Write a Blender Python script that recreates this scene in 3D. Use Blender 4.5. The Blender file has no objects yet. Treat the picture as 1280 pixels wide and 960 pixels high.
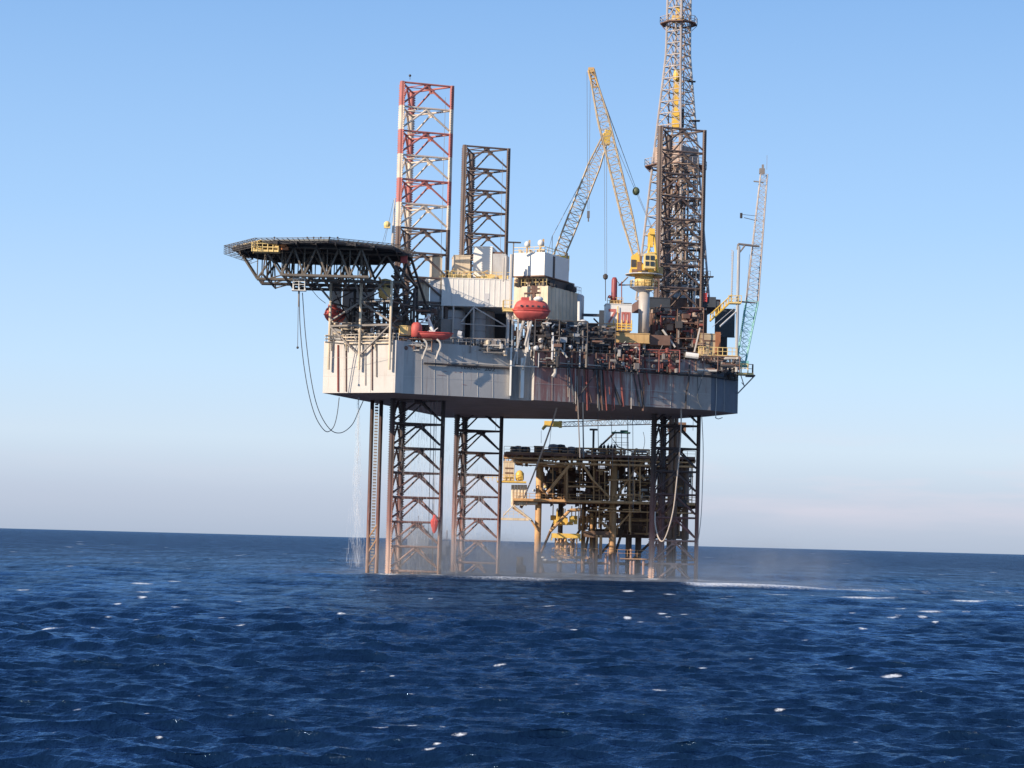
import bpy, math, random
import numpy as np
from mathutils import Vector, Matrix, noise as mnoise
rnd = random.Random(7)
scn = bpy.context.scene
# ------------------------------------------------------------------ camera
CAM = Vector((0, 0, 5.9)); FPX = 2830.0
PITCH = math.atan(196.4 / FPX); ROLL = math.atan(33 / 1280)
_cp, _sp, _cr, _sr = math.cos(PITCH), math.sin(PITCH), math.cos(ROLL), math.sin(ROLL)
FW = Vector((0, _cp, _sp)); _r0 = Vector((1, 0, 0)); _u0 = Vector((0, -_sp, _cp))
RT = _r0 * _cr + _u0 * _sr; UP = -_r0 * _sr + _u0 * _cr
cd = bpy.data.cameras.new('camera'); cam = bpy.data.objects.new('camera', cd)
scn.collection.objects.link(cam)
cd.sensor_width = 36; cd.lens = 36 * FPX / 1280; cd.clip_end = 90000; cd.clip_start = 1
M = Matrix.Identity(4)
for i in range(3):
    M[i][0] = RT[i]; M[i][1] = UP[i]; M[i][2] = -FW[i]; M[i][3] = CAM[i]
cam.matrix_world = M
scn.camera = cam
# ------------------------------------------------------------------ light
SUN_EL = math.radians(24); SX, SY = -0.80, -0.60          # horizontal direction towards the sun
sl = math.hypot(SX, SY); SX /= sl; SY /= sl
to_sun = Vector((SX * math.cos(SUN_EL), SY * math.cos(SUN_EL), math.sin(SUN_EL)))
ld = bpy.data.lights.new('sun', 'SUN'); ld.energy = 5.0; ld.angle = math.radians(0.5); ld.color = (1.0, 0.84, 0.66)
sun = bpy.data.objects.new('sun', ld); scn.collection.objects.link(sun)
sun.rotation_euler = (-to_sun).to_track_quat('-Z', 'Y').to_euler()
w = bpy.data.worlds.new('World'); scn.world = w; w.use_nodes = True
nt = w.node_tree; nt.nodes.clear()
def N(nt, t, **kw):
    n = nt.nodes.new(t)
    for k, v in kw.items(): setattr(n, k, v)
    return n
out = N(nt, 'ShaderNodeOutputWorld'); bg = N(nt, 'ShaderNodeBackground'); bg.inputs[1].default_value = 0.12
sky = N(nt, 'ShaderNodeTexSky'); sky.sky_type = 'NISHITA'; sky.sun_disc = False
sky.sun_elevation = SUN_EL; sky.sun_rotation = math.atan2(SX, SY); sky.air_density = 1.0; sky.dust_density = 0.6; sky.ozone_density = 1.6
tc = N(nt, 'ShaderNodeTexCoord'); sep = N(nt, 'ShaderNodeSeparateXYZ')
nt.links.new(tc.outputs['Generated'], sep.inputs[0])
# lower sky: thin lilac sea haze bank, tinting the Nishita sky by elevation
ramp = N(nt, 'ShaderNodeValToRGB'); nt.links.new(sep.outputs['Z'], ramp.inputs[0])
SKYR = [(0.0, (0.42, 0.51, 0.68)), (0.018, (0.50, 0.585, 0.76)), (0.042, (0.62, 0.76, 0.93)), (0.075, (0.55, 0.765, 1.02)), (0.14, (0.395, 0.645, 1.01)), (0.24, (0.245, 0.475, 0.87)), (0.6, (0.15, 0.30, 0.62)), (1.0, (0.10, 0.22, 0.5))]
e = ramp.color_ramp.elements
e[0].position = 0; e[0].color = (*SKYR[0][1], 1); e[1].position = 1; e[1].color = (*SKYR[-1][1], 1)
for p, c in SKYR[1:-1]:
    q = e.new(p); q.color = (*c, 1)
gain = N(nt, 'ShaderNodeVectorMath', operation='SCALE'); nt.links.new(ramp.outputs[0], gain.inputs[0]); gain.inputs['Scale'].default_value = 0.83 / 0.12
# streaky low clouds
mp = N(nt, 'ShaderNodeMapping'); mp.inputs['Scale'].default_value = (9, 9, 75); mp.inputs['Location'].default_value = (7.1, 1.4, 0.3)
nt.links.new(tc.outputs['Generated'], mp.inputs[0])
nz = N(nt, 'ShaderNodeTexNoise'); nz.inputs['Scale'].default_value = 1.0; nz.inputs['Detail'].default_value = 6; nt.links.new(mp.outputs[0], nz.inputs[0])
cr = N(nt, 'ShaderNodeMapRange'); cr.inputs[1].default_value = 0.44; cr.inputs[2].default_value = 0.66; nt.links.new(nz.outputs[0], cr.inputs[0])
band = N(nt, 'ShaderNodeValToRGB'); nt.links.new(sep.outputs['Z'], band.inputs[0])
be = band.color_ramp.elements; be[0].position = 0.004; be[0].color = (0, 0, 0, 1); be[1].position = 0.055; be[1].color = (0, 0, 0, 1)
q = be.new(0.028); q.color = (1, 1, 1, 1)
ml = N(nt, 'ShaderNodeMath', operation='MULTIPLY'); nt.links.new(cr.outputs[0], ml.inputs[0]); nt.links.new(band.outputs[0], ml.inputs[1])
ml2 = N(nt, 'ShaderNodeMath', operation='MULTIPLY'); nt.links.new(ml.outputs[0], ml2.inputs[0]); ml2.inputs[1].default_value = 0.75
xr = N(nt, 'ShaderNodeMapRange'); xr.inputs[1].default_value = -0.08; xr.inputs[2].default_value = 0.13; xr.inputs[3].default_value = .12; nt.links.new(sep.outputs['X'], xr.inputs[0])
ml3 = N(nt, 'ShaderNodeMath', operation='MULTIPLY'); nt.links.new(ml2.outputs[0], ml3.inputs[0]); nt.links.new(xr.outputs[0], ml3.inputs[1])
mixa = N(nt, 'ShaderNodeMix', data_type='RGBA'); mixa.inputs[0].default_value = 0.88
nt.links.new(sky.outputs[0], mixa.inputs[6]); nt.links.new(gain.outputs[0], mixa.inputs[7])
mixb = N(nt, 'ShaderNodeMix', data_type='RGBA'); nt.links.new(ml3.outputs[0], mixb.inputs[0]); nt.links.new(mixa.outputs[2], mixb.inputs[6]); mixb.inputs[7].default_value = (0.66 / .12, 0.60 / .12, 0.67 / .12, 1)
nt.links.new(mixb.outputs[2], bg.inputs[0]); nt.links.new(bg.outputs[0], out.inputs[0])
scn.view_settings.view_transform = 'Standard'; scn.view_settings.look = 'None'; scn.view_settings.exposure = 0.3; scn.view_settings.gamma = 1
scn.view_settings.use_curve_mapping = False
scn.render.engine = 'CYCLES'
scn.cycles.volume_step_rate = 4; scn.cycles.max_bounces = 6

# ------------------------------------------------------------------ measuring helpers (photo pixel + distance -> point)
def P(px, py, Y):
    u = (px - 640) / FPX; v = (480 - py) / FPX
    d = FW + RT * u + UP * v
    return CAM + d * (Y / d.y)
def G(px, py, Z):
    u = (px - 640) / FPX; v = (480 - py) / FPX
    d = FW + RT * u + UP * v
    return CAM + d * ((Z - CAM.z) / d.z)
def X(px, Y, Z):
    u = (px - 640) / FPX
    A = Vector((0, Y, Z)) - CAM
    return (u * A.dot(FW) - A.dot(RT)) / (RT.x - u * FW.x)
def PX(px, Y, Z): return Vector((X(px, Y, Z), Y, Z))
def lerp(a, b, t): return a + (b - a) * t
def interp(tab, x):
    if x <= tab[0][0]: return tab[0][1]
    for (a, b), (c, d) in zip(tab, tab[1:]):
        if x <= c: return b + (d - b) * (x - a) / (c - a)
    return tab[-1][1]

# ------------------------------------------------------------------ materials
_m = {}
def mat(name, col, rough=0.6, metal=0.0, var=0.25, scale=0.35, rust=0.0, rustcol=(0.16, 0.06, 0.035), streak=True, bump=0.0, bands=None, wall=None, rim=None):
    if name in _m: return _m[name]
    m = bpy.data.materials.new(name); m.use_nodes = True; _m[name] = m
    t = m.node_tree; b = t.nodes['Principled BSDF']; b.inputs['Roughness'].default_value = rough; b.inputs['Metallic'].default_value = metal
    g = N(t, 'ShaderNodeNewGeometry')
    n1 = N(t, 'ShaderNodeTexNoise'); n1.inputs['Scale'].default_value = scale; n1.inputs['Detail'].default_value = 8; n1.inputs['Roughness'].default_value = 0.65
    t.links.new(g.outputs['Position'], n1.inputs['Vector'])
    mr = N(t, 'ShaderNodeMapRange'); mr.inputs[1].default_value = 0.3; mr.inputs[2].default_value = 0.7; mr.inputs[3].default_value = 1 - var; mr.inputs[4].default_value = 1 + var * 0.6
    t.links.new(n1.outputs[0], mr.inputs[0])
    base = N(t, 'ShaderNodeRGB'); base.outputs[0].default_value = (*col, 1)
    src = base.outputs[0]
    if bands:
        sx = N(t, 'ShaderNodeSeparateXYZ'); t.links.new(g.outputs['Position'], sx.inputs[0])
        ztop, h, nb, c2, c3 = bands
        s1 = N(t, 'ShaderNodeMath', operation='SUBTRACT'); s1.inputs[0].default_value = ztop; t.links.new(sx.outputs[2], s1.inputs[1])
        s2 = N(t, 'ShaderNodeMath', operation='DIVIDE'); t.links.new(s1.outputs[0], s2.inputs[0]); s2.inputs[1].default_value = h
        s3 = N(t, 'ShaderNodeMath', operation='FLOOR'); t.links.new(s2.outputs[0], s3.inputs[0])
        s4 = N(t, 'ShaderNodeMath', operation='MODULO'); t.links.new(s3.outputs[0], s4.inputs[0]); s4.inputs[1].default_value = 2
        s4b = N(t, 'ShaderNodeMath', operation='ABSOLUTE'); t.links.new(s4.outputs[0], s4b.inputs[0])
        mx = N(t, 'ShaderNodeMix', data_type='RGBA'); t.links.new(s4b.outputs[0], mx.inputs[0]); mx.inputs[6].default_value = (*c2, 1); mx.inputs[7].default_value = (*c3, 1)
        s5 = N(t, 'ShaderNodeMath', operation='LESS_THAN'); t.links.new(s2.outputs[0], s5.inputs[0]); s5.inputs[1].default_value = nb
        mx2 = N(t, 'ShaderNodeMix', data_type='RGBA'); t.links.new(s5.outputs[0], mx2.inputs[0]); t.links.new(src, mx2.inputs[6]); t.links.new(mx.outputs[2], mx2.inputs[7])
        src = mx2.outputs[2]
    if wall:   # marine growth / scoured steel near the waterline: pale below z=wall
        sx = N(t, 'ShaderNodeSeparateXYZ'); t.links.new(g.outputs['Position'], sx.inputs[0])
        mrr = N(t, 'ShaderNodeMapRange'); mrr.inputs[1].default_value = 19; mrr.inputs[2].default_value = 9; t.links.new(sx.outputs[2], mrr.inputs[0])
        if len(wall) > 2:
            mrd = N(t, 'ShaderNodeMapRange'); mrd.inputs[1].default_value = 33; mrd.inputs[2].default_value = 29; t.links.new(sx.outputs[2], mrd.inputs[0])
            mxd = N(t, 'ShaderNodeMix', data_type='RGBA'); t.links.new(mrd.outputs[0], mxd.inputs[0]); t.links.new(src, mxd.inputs[6]); mxd.inputs[7].default_value = (.062, .045, .042, 1); src = mxd.outputs[2]  # shade under the hull put into the leg colour
            mxr = N(t, 'ShaderNodeMix', data_type='RGBA'); t.links.new(mrr.outputs[0], mxr.inputs[0]); t.links.new(src, mxr.inputs[6]); mxr.inputs[7].default_value = (*wall[2], 1); src = mxr.outputs[2]
        ad = N(t, 'ShaderNodeMath', operation='MULTIPLY_ADD'); t.links.new(n1.outputs[0], ad.inputs[0]); ad.inputs[1].default_value = 5.0; t.links.new(sx.outputs[2], ad.inputs[2])
        mr3 = N(t, 'ShaderNodeMapRange'); mr3.inputs[1].default_value = wall[0] + 5.5; mr3.inputs[2].default_value = wall[0] - 0.5; t.links.new(ad.outputs[0], mr3.inputs[0])
        mx3 = N(t, 'ShaderNodeMix', data_type='RGBA'); t.links.new(mr3.outputs[0], mx3.inputs[0]); t.links.new(src, mx3.inputs[6]); mx3.inputs[7].default_value = (*wall[1], 1)
        src = mx3.outputs[2]
    mul = N(t, 'ShaderNodeVectorMath', operation='SCALE'); t.links.new(src, mul.inputs[0]); t.links.new(mr.outputs[0], mul.inputs['Scale'])
    src = mul.outputs[0]
    if rust > 0:
        mp = N(t, 'ShaderNodeMapping'); mp.inputs['Scale'].default_value = (1.1, 1.1, 0.10 if streak else 1.1); t.links.new(g.outputs['Position'], mp.inputs[0])
        n2 = N(t, 'ShaderNodeTexNoise'); n2.inputs['Scale'].default_value = 1.3; n2.inputs['Detail'].default_value = 7; n2.inputs['Roughness'].default_value = 0.7; t.links.new(mp.outputs[0], n2.inputs['Vector'])
        m2 = N(t, 'ShaderNodeMapRange'); m2.inputs[1].default_value = 0.64 - 0.3 * rust + (.04 if rim else 0); m2.inputs[2].default_value = 0.80 - 0.2 * rust - (.05 if rim else 0); m2.inputs[4].default_value = 0.35 + 0.55 * rust
        if rim:   # runs start at the deck edge and thin out downwards; a drifting patch noise makes some stretches far dirtier
            sz = N(t, 'ShaderNodeSeparateXYZ'); t.links.new(g.outputs['Position'], sz.inputs[0])
            mz = N(t, 'ShaderNodeMapRange'); mz.inputs[1].default_value = 28; mz.inputs[2].default_value = 37; mz.inputs[3].default_value = -.03; mz.inputs[4].default_value = rim; t.links.new(sz.outputs[2], mz.inputs[0])
            mxx = N(t, 'ShaderNodeMapRange'); mxx.inputs[1].default_value = 30; mxx.inputs[2].default_value = 14; mxx.inputs[3].default_value = -.10; mxx.inputs[4].default_value = .07; t.links.new(sz.outputs[0], mxx.inputs[0])
            aa = N(t, 'ShaderNodeMath', operation='ADD'); t.links.new(n2.outputs[0], aa.inputs[0]); t.links.new(mz.outputs[0], aa.inputs[1])
            ab = N(t, 'ShaderNodeMath', operation='ADD'); t.links.new(aa.outputs[0], ab.inputs[0]); t.links.new(mxx.outputs[0], ab.inputs[1]); t.links.new(ab.outputs[0], m2.inputs[0])
        else: t.links.new(n2.outputs[0], m2.inputs[0])
        mx4 = N(t, 'ShaderNodeMix', data_type='RGBA'); t.links.new(m2.outputs[0], mx4.inputs[0]); t.links.new(src, mx4.inputs[6]); mx4.inputs[7].default_value = (*rustcol, 1)
        src = mx4.outputs[2]
    t.links.new(src, b.inputs['Base Color'])
    if bump:
        bp = N(t, 'ShaderNodeBump'); bp.inputs['Strength'].default_value = bump; bp.inputs['Distance'].default_value = 0.2; t.links.new(n1.outputs[0], bp.inputs['Height']); t.links.new(bp.outputs[0], b.inputs['Normal'])
    return m
WHITE = mat('white paint', (0.78, 0.76, 0.71), 0.45, var=0.07, rust=0.22, rustcol=(0.36, 0.24, 0.14))
CREAM = mat('cream paint', (0.70, 0.585, 0.43), 0.55, var=0.2, rust=0.45, rustcol=(0.26, 0.14, 0.06))
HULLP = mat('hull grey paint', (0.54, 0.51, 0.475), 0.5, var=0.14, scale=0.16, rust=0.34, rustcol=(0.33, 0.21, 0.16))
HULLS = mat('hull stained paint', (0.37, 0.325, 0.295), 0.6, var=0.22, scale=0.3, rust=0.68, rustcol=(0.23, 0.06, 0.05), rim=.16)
HULLB = mat('shaded hull bottom', (0.17, 0.125, 0.12), 0.7, var=0.25, scale=0.3)  # underside shade put into a darker copy of the hull colour
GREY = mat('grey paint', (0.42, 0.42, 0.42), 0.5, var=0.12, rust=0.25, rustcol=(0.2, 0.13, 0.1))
GREYL = mat('light grey paint', (0.58, 0.58, 0.58), 0.5, var=0.1, rust=0.2, rustcol=(0.3, 0.22, 0.17))
DARK = mat('dark steel', (0.06, 0.055, 0.055), 0.6, var=0.4, rust=0.4, rustcol=(0.12, 0.06, 0.045))
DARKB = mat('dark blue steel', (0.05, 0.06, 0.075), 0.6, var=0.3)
STEEL = mat('weathered steel', (0.26, 0.235, 0.215), 0.6, var=0.3, rust=0.4, rustcol=(0.15, 0.08, 0.06))
PIPE = mat('pale galvanised pipe', (0.55, 0.51, 0.46), 0.5, var=0.2, rust=0.25, rustcol=(0.3, 0.18, 0.12))
BROWN = mat('rusty brown steel', (0.20, 0.115, 0.085), 0.75, var=0.35, rust=0.5, rustcol=(0.10, 0.045, 0.035))
REDR = mat('red oxide steel', (0.30, 0.085, 0.07), 0.7, var=0.35, rust=0.4, rustcol=(0.13, 0.04, 0.03))
YEL = mat('yellow paint', (0.82, 0.52, 0.09), 0.45, var=0.15, rust=0.3, rustcol=(0.3, 0.16, 0.05))
YELP = mat('pale yellow paint', (0.80, 0.59, 0.24), 0.5, var=0.15, rust=0.25, rustcol=(0.3, 0.18, 0.08))
TAN = mat('tan paint', (0.62, 0.40, 0.17), 0.55, var=0.2, rust=0.4, rustcol=(0.3, 0.15, 0.06))
ORANGE = mat('lifeboat orange', (0.56, 0.105, 0.09), 0.6, var=0.22, scale=1.2, rust=.2, rustcol=(.3, .1, .08))
RED = mat('red paint', (0.55, 0.07, 0.06), 0.45, var=0.15)
TURQ = mat('turquoise paint', (0.22, 0.52, 0.50), 0.5, var=0.15, rust=0.2)
BLACK = mat('black rubber', (0.02, 0.02, 0.022), 0.6, var=0.2)
HOSE = mat('dark hose', (0.10, 0.11, 0.12), 0.5, var=0.2)
ROPE = mat('wire rope', (0.16, 0.16, 0.17), 0.5, var=0.2)
WHOSE = mat('pale hose', (0.52, 0.45, 0.39), 0.5, var=0.12)
GLASS = mat('cab glass', (0.03, 0.04, 0.05), 0.08, var=0.0)
NET = mat('netting', (0.11, 0.10, 0.095), 0.7, var=0.3)
SILVER = mat('galvanised lattice', (0.44, 0.39, 0.36), 0.5, var=0.2, rust=0.45, rustcol=(0.25, 0.13, 0.09))
BOOM = mat('tan boom lattice', (0.50, 0.40, 0.27), 0.5, var=0.2, rust=0.45, rustcol=(0.26, 0.13, 0.08))
DTAN = mat('weathered tan lattice', (0.40, 0.30, 0.23), 0.6, var=0.25, rust=0.45, rustcol=(0.24, 0.12, 0.08))
JTAN = mat('jacket tan paint', (0.60, 0.35, 0.16), 0.6, var=0.3, rust=0.5, rustcol=(0.2, 0.1, 0.06), wall=(3.0, (0.36, 0.25, 0.21)))
JDARK = mat('jacket rusted steel', (0.22, 0.135, 0.09), 0.75, var=0.35, rust=0.5, rustcol=(0.07, 0.04, 0.03), wall=(3.0, (0.20, 0.15, 0.14)))
JYEL = mat('jacket yellow paint', (0.78, 0.52, 0.12), 0.5, var=0.2, rust=0.4, rustcol=(0.3, 0.15, 0.05))
PALE = (0.56, 0.38, 0.30); MIDR = (0.22, 0.10, 0.085)
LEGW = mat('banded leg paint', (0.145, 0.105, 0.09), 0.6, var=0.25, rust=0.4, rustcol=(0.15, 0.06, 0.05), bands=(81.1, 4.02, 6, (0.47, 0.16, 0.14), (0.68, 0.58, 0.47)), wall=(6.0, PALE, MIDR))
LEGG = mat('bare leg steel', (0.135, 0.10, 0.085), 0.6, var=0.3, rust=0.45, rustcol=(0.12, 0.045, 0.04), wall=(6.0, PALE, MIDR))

# ------------------------------------------------------------------ mesh builder
class MB:
    def __init__(s): s.v = []; s.f = []; s.mi = []; s.cur = 0
    def add(s, vs, fs):
        o = len(s.v); s.v += [tuple(p) for p in vs]
        for f in fs: s.f.append(tuple(o + i for i in f)); s.mi.append(s.cur)
    def hexa(s, a, b): # a: 4 bottom, b: 4 top
        s.add(list(a) + list(b), [(3, 2, 1, 0), (4, 5, 6, 7), (0, 1, 5, 4), (1, 2, 6, 5), (2, 3, 7, 6), (3, 0, 4, 7)])
    def obox(s, P0, u, a, v, b, z0, z1):
        u = Vector((u[0], u[1], 0)).normalized() * a; v = Vector((v[0], v[1], 0)).normalized() * b
        p = [Vector((P0[0], P0[1], 0)) + q for q in (Vector((0, 0, 0)), u, u + v, v)]
        s.hexa([q + Vector((0, 0, z0)) for q in p], [q + Vector((0, 0, z1)) for q in p])
    def cbox(s, c, sx, sy, sz, yaw=0):
        ca, sa = math.cos(yaw), math.sin(yaw)
        u = Vector((ca, sa, 0)); v = Vector((-sa, ca, 0)); c = Vector(c)
        s.obox(c - u * sx / 2 - v * sy / 2, u, sx, v, sy, c.z - sz / 2, c.z + sz / 2)
    def prism(s, poly, z0, z1):
        n = len(poly); vs = [(p[0], p[1], z0) for p in poly] + [(p[0], p[1], z1) for p in poly]
        s.add(vs, [tuple(range(n - 1, -1, -1)), tuple(range(n, 2 * n))] + [(i, (i + 1) % n, n + (i + 1) % n, n + i) for i in range(n)])
    def tube(s, p, q, r, n=6, r2=None, rot=0.0):
        p = Vector(p); q = Vector(q); d = q - p
        if d.length < 1e-5: return
        d.normalize(); a = Vector((0, 0, 1)) if abs(d.z) < .9 else Vector((1, 0, 0))
        u = d.cross(a).normalized(); v = d.cross(u); r2 = r if r2 is None else r2
        vs = []
        for (c, rr) in ((p, r), (q, r2)):
            for i in range(n):
                t = 2 * math.pi * (i + .5) / n + rot; vs.append(c + (u * math.cos(t) + v * math.sin(t)) * rr)
        s.add(vs, [tuple(range(n)), tuple(range(2 * n - 1, n - 1, -1))] + [(i, n + i, n + (i + 1) % n, (i + 1) % n) for i in range(n)])
    def path(s, pts, r, n=5):
        for a, b in zip(pts, pts[1:]): s.tube(a, b, r, n)
    def lathe(s, c, prof, n=16, axis='z', sx=1, sy=1, yaw=0):
        c = Vector(c); vs = []; ca, sa = math.cos(yaw), math.sin(yaw)
        for (r, h) in prof:
            for i in range(n):
                t = 2 * math.pi * i / n; x = r * math.cos(t) * sx; y = r * math.sin(t) * sy
                if axis == 'z': vs.append(c + Vector((x * ca - y * sa, x * sa + y * ca, h)))
                else: vs.append(c + Vector((h * ca - x * sa, h * sa + x * ca, y)))
        fs = []
        for k in range(len(prof) - 1):
            for i in range(n):
                j = (i + 1) % n; fs.append((k * n + i, k * n + j, (k + 1) * n + j, (k + 1) * n + i))
        fs.append(tuple(range(n - 1, -1, -1))); fs.append(tuple((len(prof) - 1) * n + i for i in range(n)))
        s.add(vs, fs)
    def ball(s, c, r, n=8, sz=1.0):
        s.lathe(c, [(r * math.sin(math.pi * k / n) + 1e-3, -r * sz * math.cos(math.pi * k / n)) for k in range(n + 1)], n + 2)
    def rail(s, pts, h=1.1, r=.045, step=1.6, mid=True):
        for a, b in zip(pts, pts[1:]):
            a = Vector(a); b = Vector(b); L = (b - a).length; k = max(1, int(L / step)); up = Vector((0, 0, h))
            for i in range(k + 1):
                p = a.lerp(b, i / k); s.tube(p, p + up, r, 4)
            s.tube(a + up, b + up, r, 4)
            if mid: s.tube(a + up * .5, b + up * .5, r * .8, 4)
    def lattice(s, p0, p1, w0, w1, bays, rc=.12, rb=.06, side=None, faces=4, wm=None):
        p0 = Vector(p0); p1 = Vector(p1); d = (p1 - p0).normalized()
        a = Vector(side) if side else Vector((0, 1, 0)); u = d.cross(a).normalized(); v = d.cross(u).normalized()
        sg = [(-1, -1), (1, -1), (1, 1), (-1, 1)]; prev = None
        for k in range(bays + 1):
            t = k / bays; c = p0.lerp(p1, t)
            w = (w0 + (w1 - w0) * t) / 2 if wm is None else interp([(0, w0), (.2, wm), (.75, wm), (1, w1)], t) / 2
            cur = [c + u * w * x + v * w * y for x, y in sg]
            for i in range(4):
                s.tube(cur[i], cur[(i + 1) % 4], rb, 4)
                if prev:
                    s.tube(prev[i], cur[i], rc, 5)
                    j = (i + 1) % 4
                    if k % 2: s.tube(prev[i], cur[j], rb, 4)
                    else: s.tube(prev[j], cur[i], rb, 4)
            prev = cur
    def build(s, name, m, parent=None, smooth=False):
        me = bpy.data.meshes.new(name); o = parent.matrix_basis.translation.copy() if parent else Vector((0, 0, 0))
        pp = parent
        while pp is not None and pp.parent is not None:
            pp = pp.parent; o = o + pp.matrix_basis.translation
        if parent is None and s.v:
            a = np.array(s.v); o = Vector(((a[:, 0].min() + a[:, 0].max()) / 2, (a[:, 1].min() + a[:, 1].max()) / 2, a[:, 2].min()))
        vv = np.array(s.v) - np.array(o)[None]
        me.from_pydata([tuple(x) for x in vv.tolist()], [], s.f)
        for x in (m if isinstance(m, (list, tuple)) else [m]): me.materials.append(x)
        if isinstance(m, (list, tuple)): me.polygons.foreach_set('material_index', s.mi)
        if smooth: me.shade_smooth()
        me.update()
        ob = bpy.data.objects.new(name, me); scn.collection.objects.link(ob)
        if parent: ob.parent = parent
        else: ob.location = o
        return ob
def tag(o, label=None, cat=None, group=None, kind=None):
    if label: o['label'] = label
    if cat: o['category'] = cat
    if group: o['group'] = group
    if kind: o['kind'] = kind
    return o
def thing(name, label, cat, loc, group=None):
    o = bpy.data.objects.new(name, None); scn.collection.objects.link(o); o.location = Vector(loc); o.empty_display_size = 1
    return tag(o, label, cat, group)

# ------------------------------------------------------------------ sea
def make_sea():
    rs = np.random.RandomState(5)
    rows = [46.0]
    while rows[-1] < 3000:
        r = rows[-1]; rows.append(r + max(0.11, r * r / 16700 * 0.26))
    while rows[-1] < 60000: rows.append(rows[-1] * 1.06)
    near = list(np.geomspace(1.2, 44, 34)); rows = near + rows
    R_ = np.array(rows)
    a = np.radians(np.linspace(-17, 17, 640))
    side = np.radians(np.linspace(19, 179, 60)); A_ = np.concatenate([-side[::-1], a, side])
    RR, AA = np.meshgrid(R_, A_, indexing='ij')
    Xg = RR * np.sin(AA); Yg = RR * np.cos(AA)
    Z = np.zeros_like(Xg); DX = np.zeros_like(Xg); DY = np.zeros_like(Xg)
    nw = 150
    lam = np.geomspace(0.55, 46, nw); lam = lam * np.exp(rs.randn(nw) * .06)
    wd = math.radians(258)      # waves run mostly towards the viewer, a little to the left
    dr = np.gradient(R_)[:, None] * np.ones_like(Xg)
    dr = np.maximum(dr, RR * (A_[1] * 0 + math.radians(34 / 640)))
    for L in lam:
        sp = 0.55 if L < 4 else (0.45 if L < 9 else 0.38)
        th = wd + rs.randn() * sp; k = 2 * math.pi / L
        amp = 0.0125 * L ** 0.95 if L < 12 else 0.0125 * 12 ** 0.95 * (12 / L) ** 0.15
        amp *= 0.62
        amp *= interp([(0, 1.7), (1.5, 1.85), (3, 1.2), (6, .55), (14, .36), (50, .48)], L)
        ph = rs.rand() * 6.283
        kx, ky = k * math.cos(th), k * math.sin(th)
        fade = np.clip((L / dr - 2.2) / 2.5, 0, 1)
        p = kx * Xg + ky * Yg + ph
        Z += amp * fade * np.cos(p); s = np.sin(p) * amp * fade * 0.95
        DX -= math.cos(th) * s; DY -= math.sin(th) * s
    # group modulation
    mod = 0.8 + 0.35 * np.sin(Xg / 31 + 1.3 * np.sin(Yg / 47)) * np.sin(Yg / 37 + 2)
    Z *= mod
    flat = np.clip((RR - 2500) / 3000, 0, 1); Z *= (1 - flat)
    # whitecaps
    foam = np.zeros_like(Xg)
    def yof(px, py): g = G(px, py, 0.0); return g.x, g.y
    caps = [(1115, 849, 9, 5), (350, 908, 9, 5), (100, 855, 8, 3), (178, 740, 8, 3), (178, 731, 8, 2.5), (245, 721, 7, 2.5), (104, 690, 6, 3), (257, 676, 5, 3), (300, 694, 5, 3), (313, 709, 6, 2.5), (340, 672, 4, 2), (175, 718, 8, 2), (422, 749, 6, 2.5), (340, 707, 3, 2),
            (720, 855, 6, 2.5), (825, 863, 10, 4), (645, 844, 6, 3), (620, 859, 5, 2.5), (640, 760, 5, 2.5), (683, 761, 6, 2.2), (734, 745, 4, 2.5), (535, 749, 3, 2), (585, 770, 2.5, 2), (513, 846, 6, 2), (676, 797, 3, 2),
            (968, 745, 12, 2.5), (1010, 745, 5, 2), (973, 731, 6, 2), (931, 708, 5, 2), (1022, 710, 6, 2), (1070, 699, 4, 1.5), (1060, 701, 3, 1.5), (1208, 702, 5, 2), (1242, 703, 4, 2), (1115, 773, 5, 2), (970, 814, 10, 2), (993, 813, 6, 2.2), (900, 829, 14, 2),
            (940, 813, 4, 2), (1180, 812, 2, 1.5), (990, 759, 5, 2), (942, 773, 3, 2), (20, 668, 3, 1.5), (60, 683, 3, 1.5), (395, 700, 3, 2), (410, 690, 3, 2), (434, 686, 4, 2), (390, 715, 4, 1.5), (88, 710, 4, 2), (233, 751, 4, 1.5), (220, 759, 6, 1.5), (160, 774, 5, 1.5), (55, 790, 14, 1.5), (1160, 765, 12, 4), (1210, 752, 14, 3), (1080, 748, 25, 2), (1240, 770, 16, 2)]
    for _ in range(150):
        xq = rs.rand() * 1280; caps.append((xq, 664 + xq * 33 / 1280 + 28 * rs.rand(), 2 + rs.rand() * 3.5, 1 + rs.rand()))
    for _ in range(120): caps.append((rs.rand() * 1280, 700 + 90 * rs.rand(), 2 + rs.rand() * 4, .8 + rs.rand() * 1.2))
    for _ in range(110): caps.append((rs.rand() * 1280, 770 + 180 * rs.rand(), 2 + rs.rand() * 5, .8 + rs.rand() * 1.4))
    for (px, py, w_, h_) in caps:
        w_ *= 1.25; h_ *= 1.5
        hz = 660 + px * 33 / 1280
        if py < hz + 3: py = hz + 3 + rs.rand() * 6
        cx, cy = yof(px, py)
        d = math.hypot(cx, cy); sx = w_ * d / FPX; sy = max(h_ * d * d / (FPX * 5.9) * .30, sx * .18)
        sx *= 1.35; sy = min(sy, sx * (.55 if d < 160 else 1.6))
        q = np.exp(-(((Xg - cx) / sx) ** 2 + ((Yg - cy - 0.25 * (Xg - cx)) / sy) ** 2))
        foam = np.maximum(foam, q * 0.95)
    zs_ = Z[(RR > 60) & (RR < 400)].std(); foam *= np.where(RR < 450, np.clip(.72 + Z / (1.6 * zs_), .0, 1.15), 1)
    # aerated, spray-flattened water round the rig legs, drifting to the right
    fx = np.exp(-(np.maximum(0, np.abs(Xg - 12) - 24) / 16) ** 2)
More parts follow.
